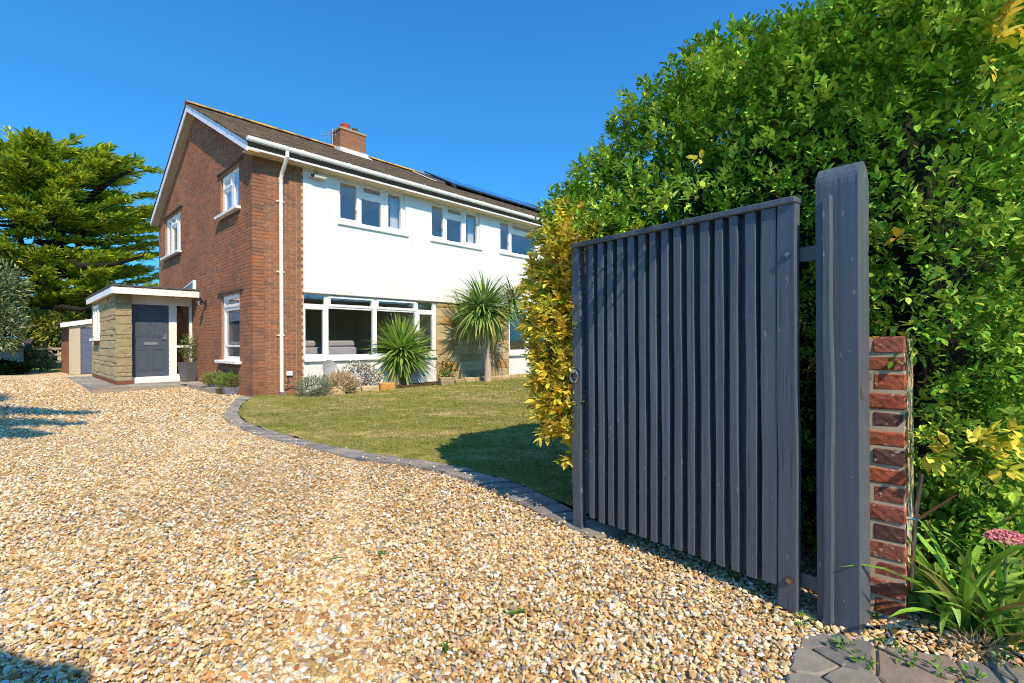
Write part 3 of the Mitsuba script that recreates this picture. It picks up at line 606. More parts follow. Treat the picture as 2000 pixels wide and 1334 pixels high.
MB(hw).cbox((-1.30, DV-.07, .10), (-.30, DV-.002, .235), .008, (.80, .80, .79)).build('threshold', 'm_semi', porch)
for z0, z1 in ((1.055, 2.105), (.295, .995)):
    g = MB(hw)
    for d in (DV+.03, DV+.05): g.add([(-.365, d, z0), (-.07, d, z0), (-.07, d, z1), (-.365, d, z1)], [[0, 1, 2, 3]])
    g.build('pane', 'm_glass', fk)
MB(hw).box((-1.3, 6.5, .1), (-.01, 6.6, 2.3), (.30, .29, .28)).box((-1.34, 4.6, .05), (-.01, 6.5, .12), (.2, .15, .1)).build('inner_wall', 'm_matt', porch)
DOORC = (.07, .09, .13)
dk = MB(hw).box((-1.297, DV+.022, .268), (-.533, DV+.06, 2.097), DOORC).build('door', 'm_semi', porch)
for (a0, a1, z0, z1) in ((-1.20, -.94, 1.28, 1.95), (-.89, -.63, 1.28, 1.95), (-1.20, -.94, .42, .98), (-.89, -.63, .42, .98)):
    b = sbox(a0, z0, a1, z1).difference(sbox(a0+.03, z0+.03, a1-.03, z1-.03))
    MB(hw).ext(b, DV+.008, DV+.021, FRONT, DOORC).ext(sbox(a0+.045, z0+.045, a1-.045, z1-.045), DV+.014, DV+.021, FRONT, DOORC).build('panel', 'm_semi', dk)
MB(hw).cbox((-1.055, DV+.004, 1.075), (-.76, DV+.021, 1.145), .004, (.78, .77, .74)).build('letter_plate', 'm_metal', dk)
MB(hw).cbox((-.625, DV+.005, 1.19), (-.59, DV+.021, 1.37), .004, (.6, .6, .6)).tube([(-.607, DV+.01, 1.25), (-.607, DV-.035, 1.25), (-.70, DV-.04, 1.25)], .011, 8, (.7, .7, .7)).build('handle', 'm_metal', dk)
so = window('G', (7.0, 8.05, 1.26, 2.2), [(7.08, 7.5, 1.34, 2.12), (7.57, 7.97, 1.34, 2.12)], porch, rec=PU-.03, sill=0)
MB(hw).cbox((PU-.12, 6.95, 1.19), (PU+.05, 8.1, 1.258), .006, WHITE).build('window_sill', 'm_semi', porch); MB(hw).box((PU-.012, 7.0, 1.07), (PU+.03, 8.05, 1.19), (.19, .07, .045)).build('tile_sill', 'm_matt', porch)
kr = thing('kerb_skylight', 'small white edged skylight upstand on the porch roof against the gable', 'skylight')
MB(hw).ext(Polygon([(4.02, 2.512), (5.25, 2.512), (5.25, 2.60), (4.02, 2.76)]).difference(Polygon([(4.09, 2.54), (5.05, 2.54), (5.05, 2.585), (4.09, 2.71)])), -.10, -.07, GABLE, (.62, .70, .70)).box((-.10, 4.02, 2.512), (-.03, 4.05, 2.76), (.76, .78, .77)).build('frame', 'm_semi', kr)
MB(hw).ext(Polygon([(4.09, 2.54), (5.05, 2.54), (5.05, 2.585), (4.09, 2.71)]), -.09, -.08, GABLE, (.22, .27, .30)).build('glass', 'm_gloss', kr)
# slabs round the porch
pl = Polygon([HW(-2.15, 3.45), HW(-2.2, 8.9), HW(PU-.0, 8.9), HW(PU-.0, PV+.1), HW(-1.33, PV+.1), HW(-1.33, DV+.05), HW(-.012, DV+.05), HW(-.012, 1.5), HW(-.33, 1.3), HW(-.45, 3.2)])
pp = MB(); P2 = np.array(pl.exterior.coords[:-1]); cz = float(G(*P2.mean(0)))
pp.ext(pl, -.05, cz+.012, UVZ, (.30, .26, .20)); ppk = pp.build('porch_paving', 'm_matt', kind='structure')
r2 = np.random.default_rng(11); x0, y0, x1, y1 = pl.bounds
pts = [(x, y) for x, y in zip(r2.uniform(x0, x1, 400), r2.uniform(y0, y1, 400)) if pl.contains(shapely.Point(x, y))][:26]
for g_ in voro(pl, pts):
    for q in getattr(g_, 'geoms', [g_]): slab(q, cz+.045, rng.random(), ppk, th=.05)
# ---------------------------------------------------------------- gate, posts, brick pier
GE = np.array([-.639, .769, 0]); GN = np.array([-.769, -.639, 0]); GH = np.array([1.162, 1.942, 0])
def gframe(H, e, n): return lambda p: H+np.asarray(p, float)[..., :1]*e+np.asarray(p, float)[..., 1:2]*n+np.asarray(p, float)[..., 2:3]*Z
STRIPS = [(1.121, 1.086), (1.052, 1.013), (.983, .946), (.916, .877), (.842, .803), (.775, .736), (.706, .67), (.639, .599), (.567, .53), (.496, .463), (.426, .387), (.356, .319), (.287, .254), (.217, .174)]
def wavy(m, a0, a1, b0, b1, z0, z1, uv, amp=.0022, n=12):
    """a board with slightly uneven edges"""
    zs = np.linspace(z0, z1, n); ph = rng.uniform(0, 9, 2)
    w = lambda k: amp*(np.sin(zs*5.1+ph[k])+.6*np.sin(zs*11+ph[k]*2)); c = .0022
    ring = [(a0+w(0), b0), (a0+w(0), b1-c), (a0+w(0)+c, np.full(n, b1)), (a1+w(1)-c, np.full(n, b1)), (a1+w(1), b1-c), (a1+w(1), b0)]
    v = np.stack([np.stack([np.broadcast_to(x, n), np.broadcast_to(y, n), zs], 1) for x, y in ring], 1).reshape(-1, 3)
    f = [[i*6+j, i*6+(j+1) % 6, (i+1)*6+(j+1) % 6, (i+1)*6+j] for i in range(n-1) for j in range(6)]
    m.add(v, f, uv=uv)
    for i in (0, n-1): m.add(v[i*6:i*6+6], [[0, 1, 2], [0, 2, 3], [0, 3, 4], [0, 4, 5]], uv=uv)
    return m
def make_gate(H, e, n, label, detail=True):
    F_ = gframe(H, e, n); k = thing('gate', label, 'gate', 'pair of driveway gates')
    q = lambda: (rng.random(), rng.random())
    wavy(MB(F_), .016, .087, -.045, .001, .015, 1.682, q()).build('stile', 'm_wood', k)
    wavy(MB(F_), 1.187, 1.252, -.045, .001, .008, 1.682, q()).build('stile', 'm_wood', k)
    MB(F_).cbox((.012, -.070, 1.683), (1.254, .013, 1.710), .004, uv=q()).build('cap_rail', 'm_wood', k)
    for z in (.22, .85, 1.45): MB(F_).cbox((.088, -.100, z), (1.186, -.067, z+.10), .004, uv=q()).build('rail', 'm_wood', k)
    wavy(MB(F_), .0885, .153, -.046, -.0015, .10, 1.681, q()).build('board', 'm_wood', k)
    for i, (b, a) in enumerate(STRIPS): wavy(MB(F_), a-.001, b+.001, -.0475, -.001+rng.normal(0, .0006), .094+rng.normal(0, .002), 1.68, q(), .0016).build('slat', 'm_wood', k)
    ed = [.154]+[(a+b)/2 for b, a in STRIPS[::-1]]+[1.186]
    for a, b in zip(ed[:-1], ed[1:]): MB(F_).box((a+.001, -.066, .098), (b-.001, -.048, 1.678), uv=q()).build('rear_board', 'm_wood', k)
    for z in (1.475, .14):
        MB(F_).tube([(.042, .001, z), (.042, .006, z)], .015, 10, (.20, .18, .15)).tube([(.042, .006, z), (.042, .014, z)], .010, 6, (.36, .30, .22)).build('bolt', 'm_metal', k)
        MB(F_).cbox((-.13, -.045, z-.03), (.0155, -.039, z+.03), .002, (.075, .085, .10)).tube([(-.10, -.045, z-.035), (-.10, -.045, z+.035)], .016, 8, (.08, .09, .11)).build('hinge', 'm_semi', k)
    a = np.linspace(0, 2*np.pi, 17)
    MB(F_).tube([(1.222, .001, .93), (1.222, .008, .93)], .032, 14, (.12, .12, .13)).tube(np.c_[1.222+.030*np.cos(a), np.full(17, .016), .915+.036*np.sin(a)], .006, 6, (.55, .56, .58), cap=False).tube([(1.222, .008, .945), (1.222, .022, .945)], .010, 8, (.6, .6, .62)).build('ring_latch', 'm_metal', k)
    return k
make_gate(GH, GE, GN, 'dark grey blue painted wooden gate of upright slats in front of the hedge')
PA = np.array([1.308, 1.817, 0])
def make_post(P, e, n, label):
    """gate post with a rounded top; front at n = 0, right edge at a = 0"""
    F_ = gframe(P, e, n); k = thing('gate_post', label, 'post', 'gate posts'); w, t, h = .142, .140, 1.815
    an = np.linspace(0, np.pi, 13); top = np.stack([-t/2+t/2*np.cos(an), h-t*.62+t*.62*np.sin(an)], 1)
    pr = Polygon(np.vstack([[(0, 0)], top, [(-t, 0)]]))
    m = MB(F_).ext(pr, .0, w, (1, 2, 0), uv=(.3, .5)); k2 = m.build('shaft', 'm_wood', k)
    wavy(MB(F_), .080, .107, .0005, .034, .02, 1.687, (.7, .2), .0024, 26).build('stop_batten', 'm_wood', k)
    MB(F_).cbox((-.0045, -.055, .90), (-.0005, -.025, .945), .001, (.45, .42, .38)).build('latch_keep', 'm_metal', k)
    for a_, z in ((.02, 1.43), (.03, 1.08), (.025, .60), (.05, .12)): MB(F_).tube([(a_, -.001, z), (a_, .0012, z)], .0035, 6, (.4, .4, .4)).build('screw', 'm_metal', k)
    return k
make_post(PA, GE, GN, 'tall grey blue wooden gate post with rounded top, beside the brick pier')
# the other leaf and post of the gateway, just left of the camera: they cast the shadow in the lower left corner
le = np.array([-.94, .34, 0]); le /= np.linalg.norm(le); ln = np.array([.34, .94, 0]); ln /= np.linalg.norm(ln)
make_gate(np.array([-.71, -.04, 0]), le, ln, 'second gate leaf left of the picture, seen only by its shadow on the gravel')
make_post(np.array([-.57, -.09, 0]), le, ln, 'second gate post left of the picture, seen only by its shadow')
pier = thing('brick_pier', 'weathered red brick pier behind the gate post, half covered by the hedge', 'pier')
PN = np.array([1.536, 1.88, 0]); PF_ = gframe(PN, V, -U)      # a along V (away), b towards the gateway, z
MB(PF_).box((.003, -.44, -.05), (.210, -.0035, 1.13), (.44, .39, .29)).build('mortar', 'm_matt', pier)
for i in range(15):
    z0 = .022+i*.075; z1 = z0+.065
    a = 0 if i % 2 == 0 else -.0
    seq = [.1025, .100] if i % 2 == 0 else [.213]
    for w in seq:
        j = float(np.clip(rng.normal(0, .002), -.003, .004))
        MB(PF_).cbox((a, -.10, z0+rng.normal(0, .0015)), (a+w, j, z1+rng.normal(0, .0015)), .006, uv=(rng.random(), rng.random()), jit=.0016).build('brick', 'm_oldbrick', pier); a += w+.012
gw_ = thing('garden_wall', 'low brick wall running under the hedge beyond the pier', 'wall')
m = MB(PF_)
m.box((.06, -3.6, -.05), (.26, -.45, 1.1), (.20, .10, .07)); m.build('core', 'm_matt', gw_)
m = MB(PF_)
for i in range(14):
    u = .46+(i % 2)*.1125
    while u < 3.4: m.box((.05, -u-.215, .022+i*.075), (.1, -u, .087+i*.075), uv=(rng.random(), rng.random())); u += .225
m.build('brickwork', 'm_oldbrick', gw_, kind='stuff')
cd_ = thing('conduit', 'thin grey metal conduit clipped beside the brick pier', 'pipe')
b = lambda x, y, Y: at_depth(x, y, Y)
MB().tube([b(1800, 925, 1.9), b(1792, 985, 1.9), b(1787, 1020, 1.9), b(1783, 1100, 1.9), b(1780, 1150, 1.9)], .0075, 8, (.34, .34, .36)).build('tube', 'm_metal', cd_)
MB().tube([b(1768, 1011, 1.9), b(1794, 1016, 1.9)], .006, 6, (.55, .55, .55)).build('clip', 'm_metal', cd_)
# ---------------------------------------------------------------- the big hedge
HA = np.array([1.37, 2.12, 0]); HE = np.array([-.66, .751, 0]); HD = np.array([.751, .66, 0])
def hpt(s, d, z): return HA+s[..., None]*HE+d[..., None]*HD+z[..., None]*Z
ST0 = np.array([1.86, 1.74]); STd = np.array([2.0, 1.50]); STd /= np.linalg.norm(STd); STn = np.array([STd[1], -STd[0]])
def smax(a, b, k): h = np.clip(.5+.5*(a-b)/k, 0, 1); return b*(1-h)+a*h+k*h*(1-h)
def hedge_f(p):
    q = p-HA; s, d, z = q@HE, q@HD, p[..., 2]
    f = -d+.30*(1-S(.15, .55, s))*(1-S(1.55, 1.85, z))*S(-.25, -.05, s)-.27*S(1.10, 1.38, s)*(1-S(2.0, 2.4, z))+.10*np.clip(z-1.6, 0, 9)-.02
    f = smax(f, s-(1.66-.17*((z-1.3)/.8)**2*(z > 1.3)-.20*((z-1.3)/.8)**2*(z <= 1.3)), .16)
    st = (p[..., :2]-ST0)@STn-.10*np.sin(np.clip((z-.5)/2.2, 0, 1)*np.pi)
    f = smax(f, st, .22)
    f = smax(f, z-2.86-.10*np.clip(-s, 0, 2), .42)
    wl = (p-PN)@(-V)
    f = np.maximum(f, np.where((wl > -.12) & (q@HD < 6), .60-z+.10*np.sin(p[..., 0]*9)-.75*S(.35, 1.1, (p-PN)@U), -9))
    pier_ = ((p-PN)@V > -.02) & ((p-PN)@V < .24) & ((p-PN)@U < .3)
    f = np.maximum(f, np.where(pier_, 1.04-z, -9))
    return f+.17*(meshkit.fbm(p*3.3, 3, 4)-.5)
def hgrad(p, h=.03): 
    g = np.stack([hedge_f(p+h*np.eye(3)[i])-hedge_f(p-h*np.eye(3)[i]) for i in range(3)], -1); return g/np.maximum(np.linalg.norm(g, axis=-1, keepdims=True), 1e-6)
r = np.random.default_rng(21)
hedge = thing('hedge', 'tall dense evergreen hedge with golden variegated patches behind the gate', 'hedge')
# dark twiggy inside
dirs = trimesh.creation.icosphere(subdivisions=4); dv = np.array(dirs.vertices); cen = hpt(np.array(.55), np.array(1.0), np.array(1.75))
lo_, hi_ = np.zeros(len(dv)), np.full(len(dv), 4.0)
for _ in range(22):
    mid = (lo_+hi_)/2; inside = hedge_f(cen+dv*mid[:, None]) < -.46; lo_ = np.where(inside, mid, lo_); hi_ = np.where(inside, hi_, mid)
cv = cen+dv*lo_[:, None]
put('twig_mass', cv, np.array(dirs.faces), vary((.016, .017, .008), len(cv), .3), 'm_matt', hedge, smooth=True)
N = 560000
p = hpt(r.uniform(-2.4, 2.0, N), r.uniform(-.5, 2.4, N), r.uniform(.05, 3.25, N)); f = hedge_f(p)
ok = (f < .0) & (f > -.40); p, f = p[ok], f[ok]; nrm = hgrad(p)
view = O-p; view /= np.linalg.norm(view, axis=1, keepdims=True)
vis = (nrm*view).sum(1); q_s = (p-HA)@HE
keep = ((vis > -.25) | ((q_s > 1.3) & (vis > -.8)) | ((nrm[:, 2] > .3) & (vis > -.7)) ) & (r.random(len(p)) < np.where(f > -.2, 1, .7))
p, f, nrm = p[keep], f[keep], nrm[keep]
print('hedge candidates', len(p)); pr_ = r.random(len(p))/np.where((p-HA)@HE > 1.0, 2.0, np.where(p[:, 2] > 2.3, 1.5, .85)); pr_ = pr_*np.where(meshkit.fbm(p*3.4, 2, 51) < .40, 1.9, 1)*np.where(f < -.2, 1.6, 1); sel = np.argsort(pr_)[:26500]; p, f, nrm = p[sel], f[sel], nrm[sel]
ex = gframe(GH, GE, GN)(np.stack([r.uniform(.35, 1.22, 55), r.uniform(-.03, .15, 55), r.uniform(1.725, 1.87, 55)], 1)); p = np.vstack([p, ex]); f = np.r_[f, np.full(55, -.05)]; nrm = np.vstack([nrm, np.tile(GN*.6+[0, 0, .3], (55, 1))])
sd = nrm*.75+np.array([0, 0, .55])+r.normal(0, .42, p.shape); sd /= np.linalg.norm(sd, axis=1, keepdims=True)
q = p-HA; s_, z_ = q@HE, p[:, 2]
gold = ((s_+.30*(meshkit.fbm(p*3.1, 2, 9)-.5)*2 > 1.05) & (z_ > .36) & (z_ < np.where(s_ > 1.3, 1.92, 1.72)+.3*(meshkit.noise(p*5)-.5)) & (meshkit.fbm(p*4.3, 2, 12) > .30) & (f > -.30))
for x, y, rad in ((1385, 325, .10), (1250, 478, .09), (1300, 470, .08), (1975, 80, .10), (1960, 875, .10), (1915, 890, .09), (1850, 880, .10), (1745, 748, .06), (1735, 480, .05), (1630, 130, .05), (1800, 840, .07)):
    best = None; ts = np.linspace(1.2, 4.0, 140); pts = O+ray(x, y)*ts[:, None]; ins = np.where(hedge_f(pts) < -.02)[0]
    if len(ins): gold |= np.linalg.norm(p-pts[ins[0]], axis=1) < rad*.72
template = leaf_t(.16, .16, .5)
NL = 7
def sprigs(p, sd, lmin, lmax, nl, r, shoot=.075, spread=1.0):
    n = len(p); P, D, Ln, Id = [], [], [], []
    R = frames(sd, r.uniform(0, 6.28, n))
    for k in range(nl):
        az = (k//2)*1.571+(k % 2)*np.pi+r.normal(0, .25, n); t = (k+.5)/nl
        el = (.95-.5*t)*spread+r.normal(0, .12, n)
        rad_ = np.cos(az)[:, None]*R[:, :, 0]+np.sin(az)[:, None]*R[:, :, 2]
        D.append(R[:, :, 1]*np.cos(el)[:, None]+rad_*np.sin(el)[:, None]); P.append(p+R[:, :, 1]*(shoot*t)+rad_*.003)
        Ln.append(r.uniform(lmin, lmax, n)*(1-.25*t)); Id.append(np.arange(n))
    return np.vstack(P), np.vstack(D), np.concatenate(Ln), np.concatenate(Id)
LP, LD, LL, LI = sprigs(p, sd, .034, .054, NL, r)
shade = r.normal(0, 1.3, len(p)).clip(-1.8, 2.2)
young = (meshkit.fbm(p*5.1, 2, 31) > .52) & (f > -.16)
base = np.where(gold[:, None], np.array([.98, .73, .11]), np.where(young[:, None], np.array([.40, .60, .09]), np.array([.21, .41, .05])))*(1+.2*shade[:, None])
col = base[LI]*(1+.16*r.normal(0, 1, (len(LI), 1)))*(1+.06*r.normal(0, 1, (len(LI), 3)))
mixg = gold[LI] & (r.random(len(LI)) < .07); col[mixg] = np.array([.16, .30, .04])
R = frames(LD, r.normal(0, .35, len(LD)))
LL = LL*np.where(gold[LI], 1.5, 1); sc = np.stack([LL*r.uniform(.42, .54, len(LL)), LL, LL], 1); col = col.clip(.006, .85)
# the leaves that show largest are parts of their own
dist = np.linalg.norm(LP-O, axis=1); px = np.stack([(LP-O)@CR/((LP-O)@CF)*FOC+1000, 667-(LP-O)@CU/((LP-O)@CF)*FOC], 1)
near = np.where((px[:, 0] > 1720) & (px[:, 0] < 1990) & (px[:, 1] > 10) & (px[:, 1] < 900) & (f[LI] > -.09))[0]
near = near[np.argsort(dist[near])[:300]]; rest = np.setdiff1d(np.arange(len(LP)), near)
for i in near:
    v, fc, c = scatter(*template, LP[i:i+1], R[i:i+1], sc[i:i+1], col[i:i+1]); put('leaf', v, fc, c, 'm_leaf', hedge, smooth=True)
g_ = gold[LI]
deep = f[LI] < -.13
for nm, ii_, lb in (('foliage', rest[~g_[rest] & ~deep[rest]], None), ('inner_foliage', rest[~g_[rest] & deep[rest]], None), ('golden_foliage', rest[g_[rest]], 'golden yellow leaves at the lawn end of the hedge')):
    v, fc, c = scatter(*(KITE if nm == 'inner_foliage' else template), LP[ii_], R[ii_], sc[ii_], col[ii_]); put(nm, v, fc, c, 'm_gold' if lb else 'm_leaf', hedge, smooth=True, label=lb, kind='stuff')
m = MB()
for i in range(45):
    j = r.integers(len(p)); a = p[j]-nrm[j]*.0; b0 = a-nrm[j]*r.uniform(.35, .6)+np.array([r.normal(0, .12), r.normal(0, .12), -r.uniform(.1, .5)])
    mid = (a+b0)/2+r.normal(0, .035, 3); m.tube([b0, mid, a], [.007, .005, .003], 5, vary((.13, .09, .055), 1)[0], cap=False)
m.build('branches', 'm_matt', hedge, kind='stuff')
# the hedge goes on along the street behind the lawn's corner (the windows mirror it)
m = MB(); prof = Polygon([(-.5, .1), (-.55, 1.6), (-.3, 2.5), (.4, 2.8), (1.3, 2.7), (1.75, 2.2), (1.85, 1.2), (1.7, .1)])
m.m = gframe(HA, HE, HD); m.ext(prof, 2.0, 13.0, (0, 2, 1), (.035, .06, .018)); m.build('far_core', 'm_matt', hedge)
n = 16000; r = np.random.default_rng(31)
t = r.uniform(0, prof.exterior.length, n); pt = np.array([prof.exterior.interpolate(x).coords[0] for x in t])
pos = gframe(HA, HE, HD)(np.c_[pt[:, 0]+r.normal(0, .05, n), r.uniform(2.0, 13.0, n), pt[:, 1]+r.normal(0, .05, n)]); cpt = gframe(HA, HE, HD)(np.array([[.6, 7, 1.3]]))[0]
d = pos-cpt; d[:, :2] -= (d[:, :2]@HD[:2])[:, None]*HD[:2]; d = d/np.linalg.norm(d, axis=1, keepdims=True)+r.normal(0, .6, (n, 3)); L = r.uniform(.10, .16, n)
v, fc, c = scatter(*leaf_t(), pos, frames(d, r.uniform(0, 6, n)), np.stack([L*.5, L, L], 1), vary((.09, .2, .03), n)); put('far_foliage', v, fc, c, 'm_leaf', hedge, kind='stuff')
# ---------------------------------------------------------------- plants by the pier
soil = Polygon([(1.30, 1.87), (1.36, 1.78), (1.50, 1.72), (1.64, 1.69), (2.2, 1.56), (2.9, 1.5), (5.5, 3.4), (4.2, 4.6), (1.66, 2.02), (1.45, 1.98)])
sheet(soil, .12, .004, 'soil', 'm_soil', .05, kind='structure')
def ribbon(base, az, el, length, width, droop, n=7, fold=.25, twist=0.0):
    """a strap leaf: its centre line bends down from elevation el; returns quads with a keel"""
    s = np.linspace(0, 1, n); e = el-droop*s**1.5; st = length/(n-1)
    h = np.r_[0, np.cumsum(np.cos((e[1:]+e[:-1])/2))]*st; z = np.r_[0, np.cumsum(np.sin((e[1:]+e[:-1])/2))]*st
    dr_ = np.array([math.cos(az), math.sin(az), 0]); sd_ = np.array([-math.sin(az), math.cos(az), 0])
    c = base+h[:, None]*dr_+z[:, None]*Z
    w = width*.5*np.minimum(1, 3*(s+.12))*(1-s**3)**.8; tw = twist*s
    nn = -np.sin(e)[:, None]*dr_+np.cos(e)[:, None]*Z
    side = np.cos(tw)[:, None]*sd_+np.sin(tw)[:, None]*nn
    l = c+side*w[:, None]+nn*(w*fold)[:, None]; rr = c-side*w[:, None]+nn*(w*fold)[:, None]
    v = np.stack([l, c, rr], 1).reshape(-1, 3)
    f = [[i*3+j, i*3+j+1, (i+1)*3+j+1, (i+1)*3+j] for i in range(n-1) for j in (0, 1)]
    return v, np.array(f)
def strap_clump(name, label, cat, pos, n, lmin, lmax, width, col, r, emin=.5, emax=1.45, droop=(.3, 1.3), az0=None, azs=3.14, group=None):
    k = thing(name, label, cat, group)
    for i in range(n):
        az = r.uniform(0, 6.283) if az0 is None else az0+r.normal(0, azs)
        b = np.array(pos)+np.array([r.normal(0, .03), r.normal(0, .03), 0])
        v, f = ribbon(b, az, r.uniform(emin, emax), r.uniform(lmin, lmax), width*r.uniform(.8, 1.2), r.uniform(*droop), twist=r.normal(0, .4))
        c = col[r.choice(len(col))]; m = MB(); m.add(v, f, vary(c, 1, .2)[0]); m.build('leaf', 'm_blade', k)
    return k
r = np.random.default_rng(41)
GRN = [(.22, .42, .06), (.27, .48, .08), (.16, .33, .05), (.34, .52, .11), (.46, .42, .15)]
for (x, y, Y), n, lm, lab in (((1885, 1195, 1.84), 40, .60, 'strap leaved clump in the bed nearest the brick pier'), ((1970, 1190, 1.76), 38, .58, 'strap leaved clump in the bed at the right edge'), ((1960, 1080, 2.15), 26, .62, 'strap leaved clump in the shade at the back of the bed')):
    P = at_depth(x, y, Y); P[2] = .0
    strap_clump('strap_plant', lab, 'plant', P, n, lm*.55, lm, .030, GRN, r, group='strap leaved plants in the bed')
for (x, y, Y), n, lm, lab in (((1900, 1130, 2.35), 28, .62, 'tall strap leaved clump against the wall behind the sedum'), ((1830, 1120, 2.3), 22, .55, 'strap leaved clump beside the metal conduit'), ((2015, 1110, 1.95), 24, .6, 'strap leaved clump cut by the right edge of the picture')):
    P = at_depth(x, y, Y); P[2] = .0
    strap_clump('strap_plant', lab, 'plant', P, n, lm*.55, lm, .034, GRN, r, .8, 1.5, group='strap leaved plants in the bed')
sed = thing('sedum', 'fleshy leaved plant with one domed pink flower head, under the hedge', 'plant')
P0 = at_depth(1968, 1047, 1.74); b0 = P0*np.array([1, 1, 0])+np.array([-.02, .03, 0])
MB().tube([b0, (b0+P0)/2+np.array([.012, 0, 0]), P0-np.array([0, 0, .03])], [.008, .007, .006], 7, (.18, .30, .09)).build('stem', 'm_semi', sed)
n = 420; aa = r.uniform(0, 6.283, n); rr_ = np.sqrt(r.random(n)); 
fp = P0+np.stack([.062*rr_*np.cos(aa), .062*rr_*np.sin(aa), .022*(1-rr_**2)-.012+r.normal(0, .004, n)], 1)
fv, ff, fc = [], [], []; off = 0
v, f, c = scatter(np.array(octa[0]), np.array(octa[1]), fp, frames(r.normal(0, 1, (n, 3))), np.full((n, 3), .0052), vary((.66, .24, .27), n, .3)); put('flower_head', v, f, c, 'm_matt', sed)
for i in range(14):
    t = .25+.65*(i//2)/7; az = i*1.57+(i//2)*.8; bp = b0*(1-t)+(P0-[0, 0, .03])*t
    v, f = ribbon(bp, az, .5, .062, .036, .5, 5, .2); m = MB(); m.add(v, f, vary((.17, .33, .09), 1, .12)[0]); m.build('leaf', 'm_leaf', sed)
def blob_plant(name, label, cat, c, rad, n, lmin, lmax, cols, r, wide=.5, tmpl=None, bs='m_leaf', stems=0, hollow=.35, up=.3, group=None, parent=None, squash=1.0, dirs_=None, part='foliage', kind='stuff'):
    """leaves spread through an uneven ellipsoid"""
    k = thing(name, label, cat, group) if parent is None else parent
    u = r.normal(0, 1, (n, 3)); u /= np.linalg.norm(u, axis=1, keepdims=True)
    lump = .72+.62*meshkit.fbm(u*1.7+np.array(c)*.37, 3, 5)
    q = hollow+(1-hollow)*r.random(n)**.6
    p = np.array(c)+u*(lump*q)[:, None]*np.array(rad)
    d = u+np.array([0, 0, up])+r.normal(0, .45, (n, 3))
    if dirs_ is not None: d = d*.4+np.array(dirs_)
    L = r.uniform(lmin, lmax, n); cols = np.array(cols); col = cols[r.choice(len(cols), n)]*(1+.22*r.normal(0, 1, (n, 1)).clip(-1.5, 1.6))
    col = col*(.82+.5*meshkit.fbm(p*2.2/np.mean(rad), 2, 3))[:, None]
    v, f, cc = scatter(*(tmpl or leaf_t()), p, frames(d, r.uniform(-.8, .8, n)), np.stack([L*wide, L, L], 1), col.clip(.005, .9))
    put(part, v, f, cc, bs, k, kind=kind)
    if stems:
        m = MB(); root = np.array([c[0], c[1], max(float(G(c[0], c[1])), -.2) if parent is None else c[2]-rad[2]])
        for i in range(stems):
            j = r.integers(n); a = p[j]; m.tube([root+r.normal(0, .03, 3)*[1, 1, 0], (root+a)/2+r.normal(0, .04, 3)*np.mean(rad), a], [.012*np.mean(rad)*2+.003, .008*np.mean(rad)*2+.002, .003], 5, (.12, .09, .06), cap=False)
        m.build('stems', 'm_matt', k, kind='stuff')
    return k
P = at_depth(1835, 1205, 1.93); P[2] = .05
blob_plant('ground_cover_plant', 'low round leaved plant spilling beside the foot of the brick pier', 'plant', P, (.10, .09, .09), 60, .05, .085, [(.20, .38, .06), (.14, .30, .05), (.26, .40, .09)], r, .62, up=.6, stems=4)
for (x, y, Y), rd_, lab in (((1850, 1010, 2.25), .20, 'leafy dark green bush in the shade under the hedge, nearest the pier'), ((1960, 960, 2.2), .24, 'leafy dark green bush in the shade under the hedge at the right edge'), ((1930, 1150, 2.1), .16, 'low leafy plant among the strap leaves below the sedum')):
    P = at_depth(x, y, Y)
    blob_plant('bed_shrub', lab, 'shrub', P, (rd_, rd_, rd_*1.1), 420, .04, .07, [(.2, .4, .06), (.15, .32, .05), (.28, .46, .08)], r, .52, up=.6, hollow=.2, stems=6)
P = at_depth(1905, 1265, 1.72); P[2] = .03
blob_plant('dry_weed', 'dry greyish tangle of dead stalks on the gravel at the bed edge', 'weed', P, (.09, .05, .02), 150, .03, .06, [(.30, .24, .16), (.40, .33, .24), (.20, .2, .10)], r, .07, tmpl=KITE, bs='m_matt')
wd = [(1652, 1272), (1690, 1300), (1640, 1262), (1712, 1200), (1770, 1290), (1840, 1310), (1960, 1300), (1430, 1130), (1568, 1215), (1905, 1330), (1735, 1262)]
for i, (x, y) in enumerate(wd):
    P = on_ground(x, y, .012); lab = {0: 'brown tipped weed tuft in the gap between two grey paving slabs', 1: 'weed beside the corner of the purple slab', 3: 'bright green weed at the foot of the brick pier', 5: 'weed at the edge of the paving below the bed', 6: 'weed in the bottom right corner beside the grey slab', 7: 'small green weed on the gravel under the gate slats', 8: 'small weed at the foot of the gate stile'}.get(i, ['', '', 'weed in the paving joint nearest the gate post', '', 'weed between the paving and the soil, right of the purple slab', '', '', '', '', 'lowest weed, at the bottom edge of the picture', 'weed at the top corner of the purple slab'][i])
    k = blob_plant('weed', lab, 'weed', P+np.array([0, 0, .012]), (.030, .026, .018), 26, .012, .026, [(.13, .28, .05), (.09, .2, .04), (.2, .33, .07)], r, .5, group=None if i in (7, 8) else 'weeds between the paving stones', part='leaves')
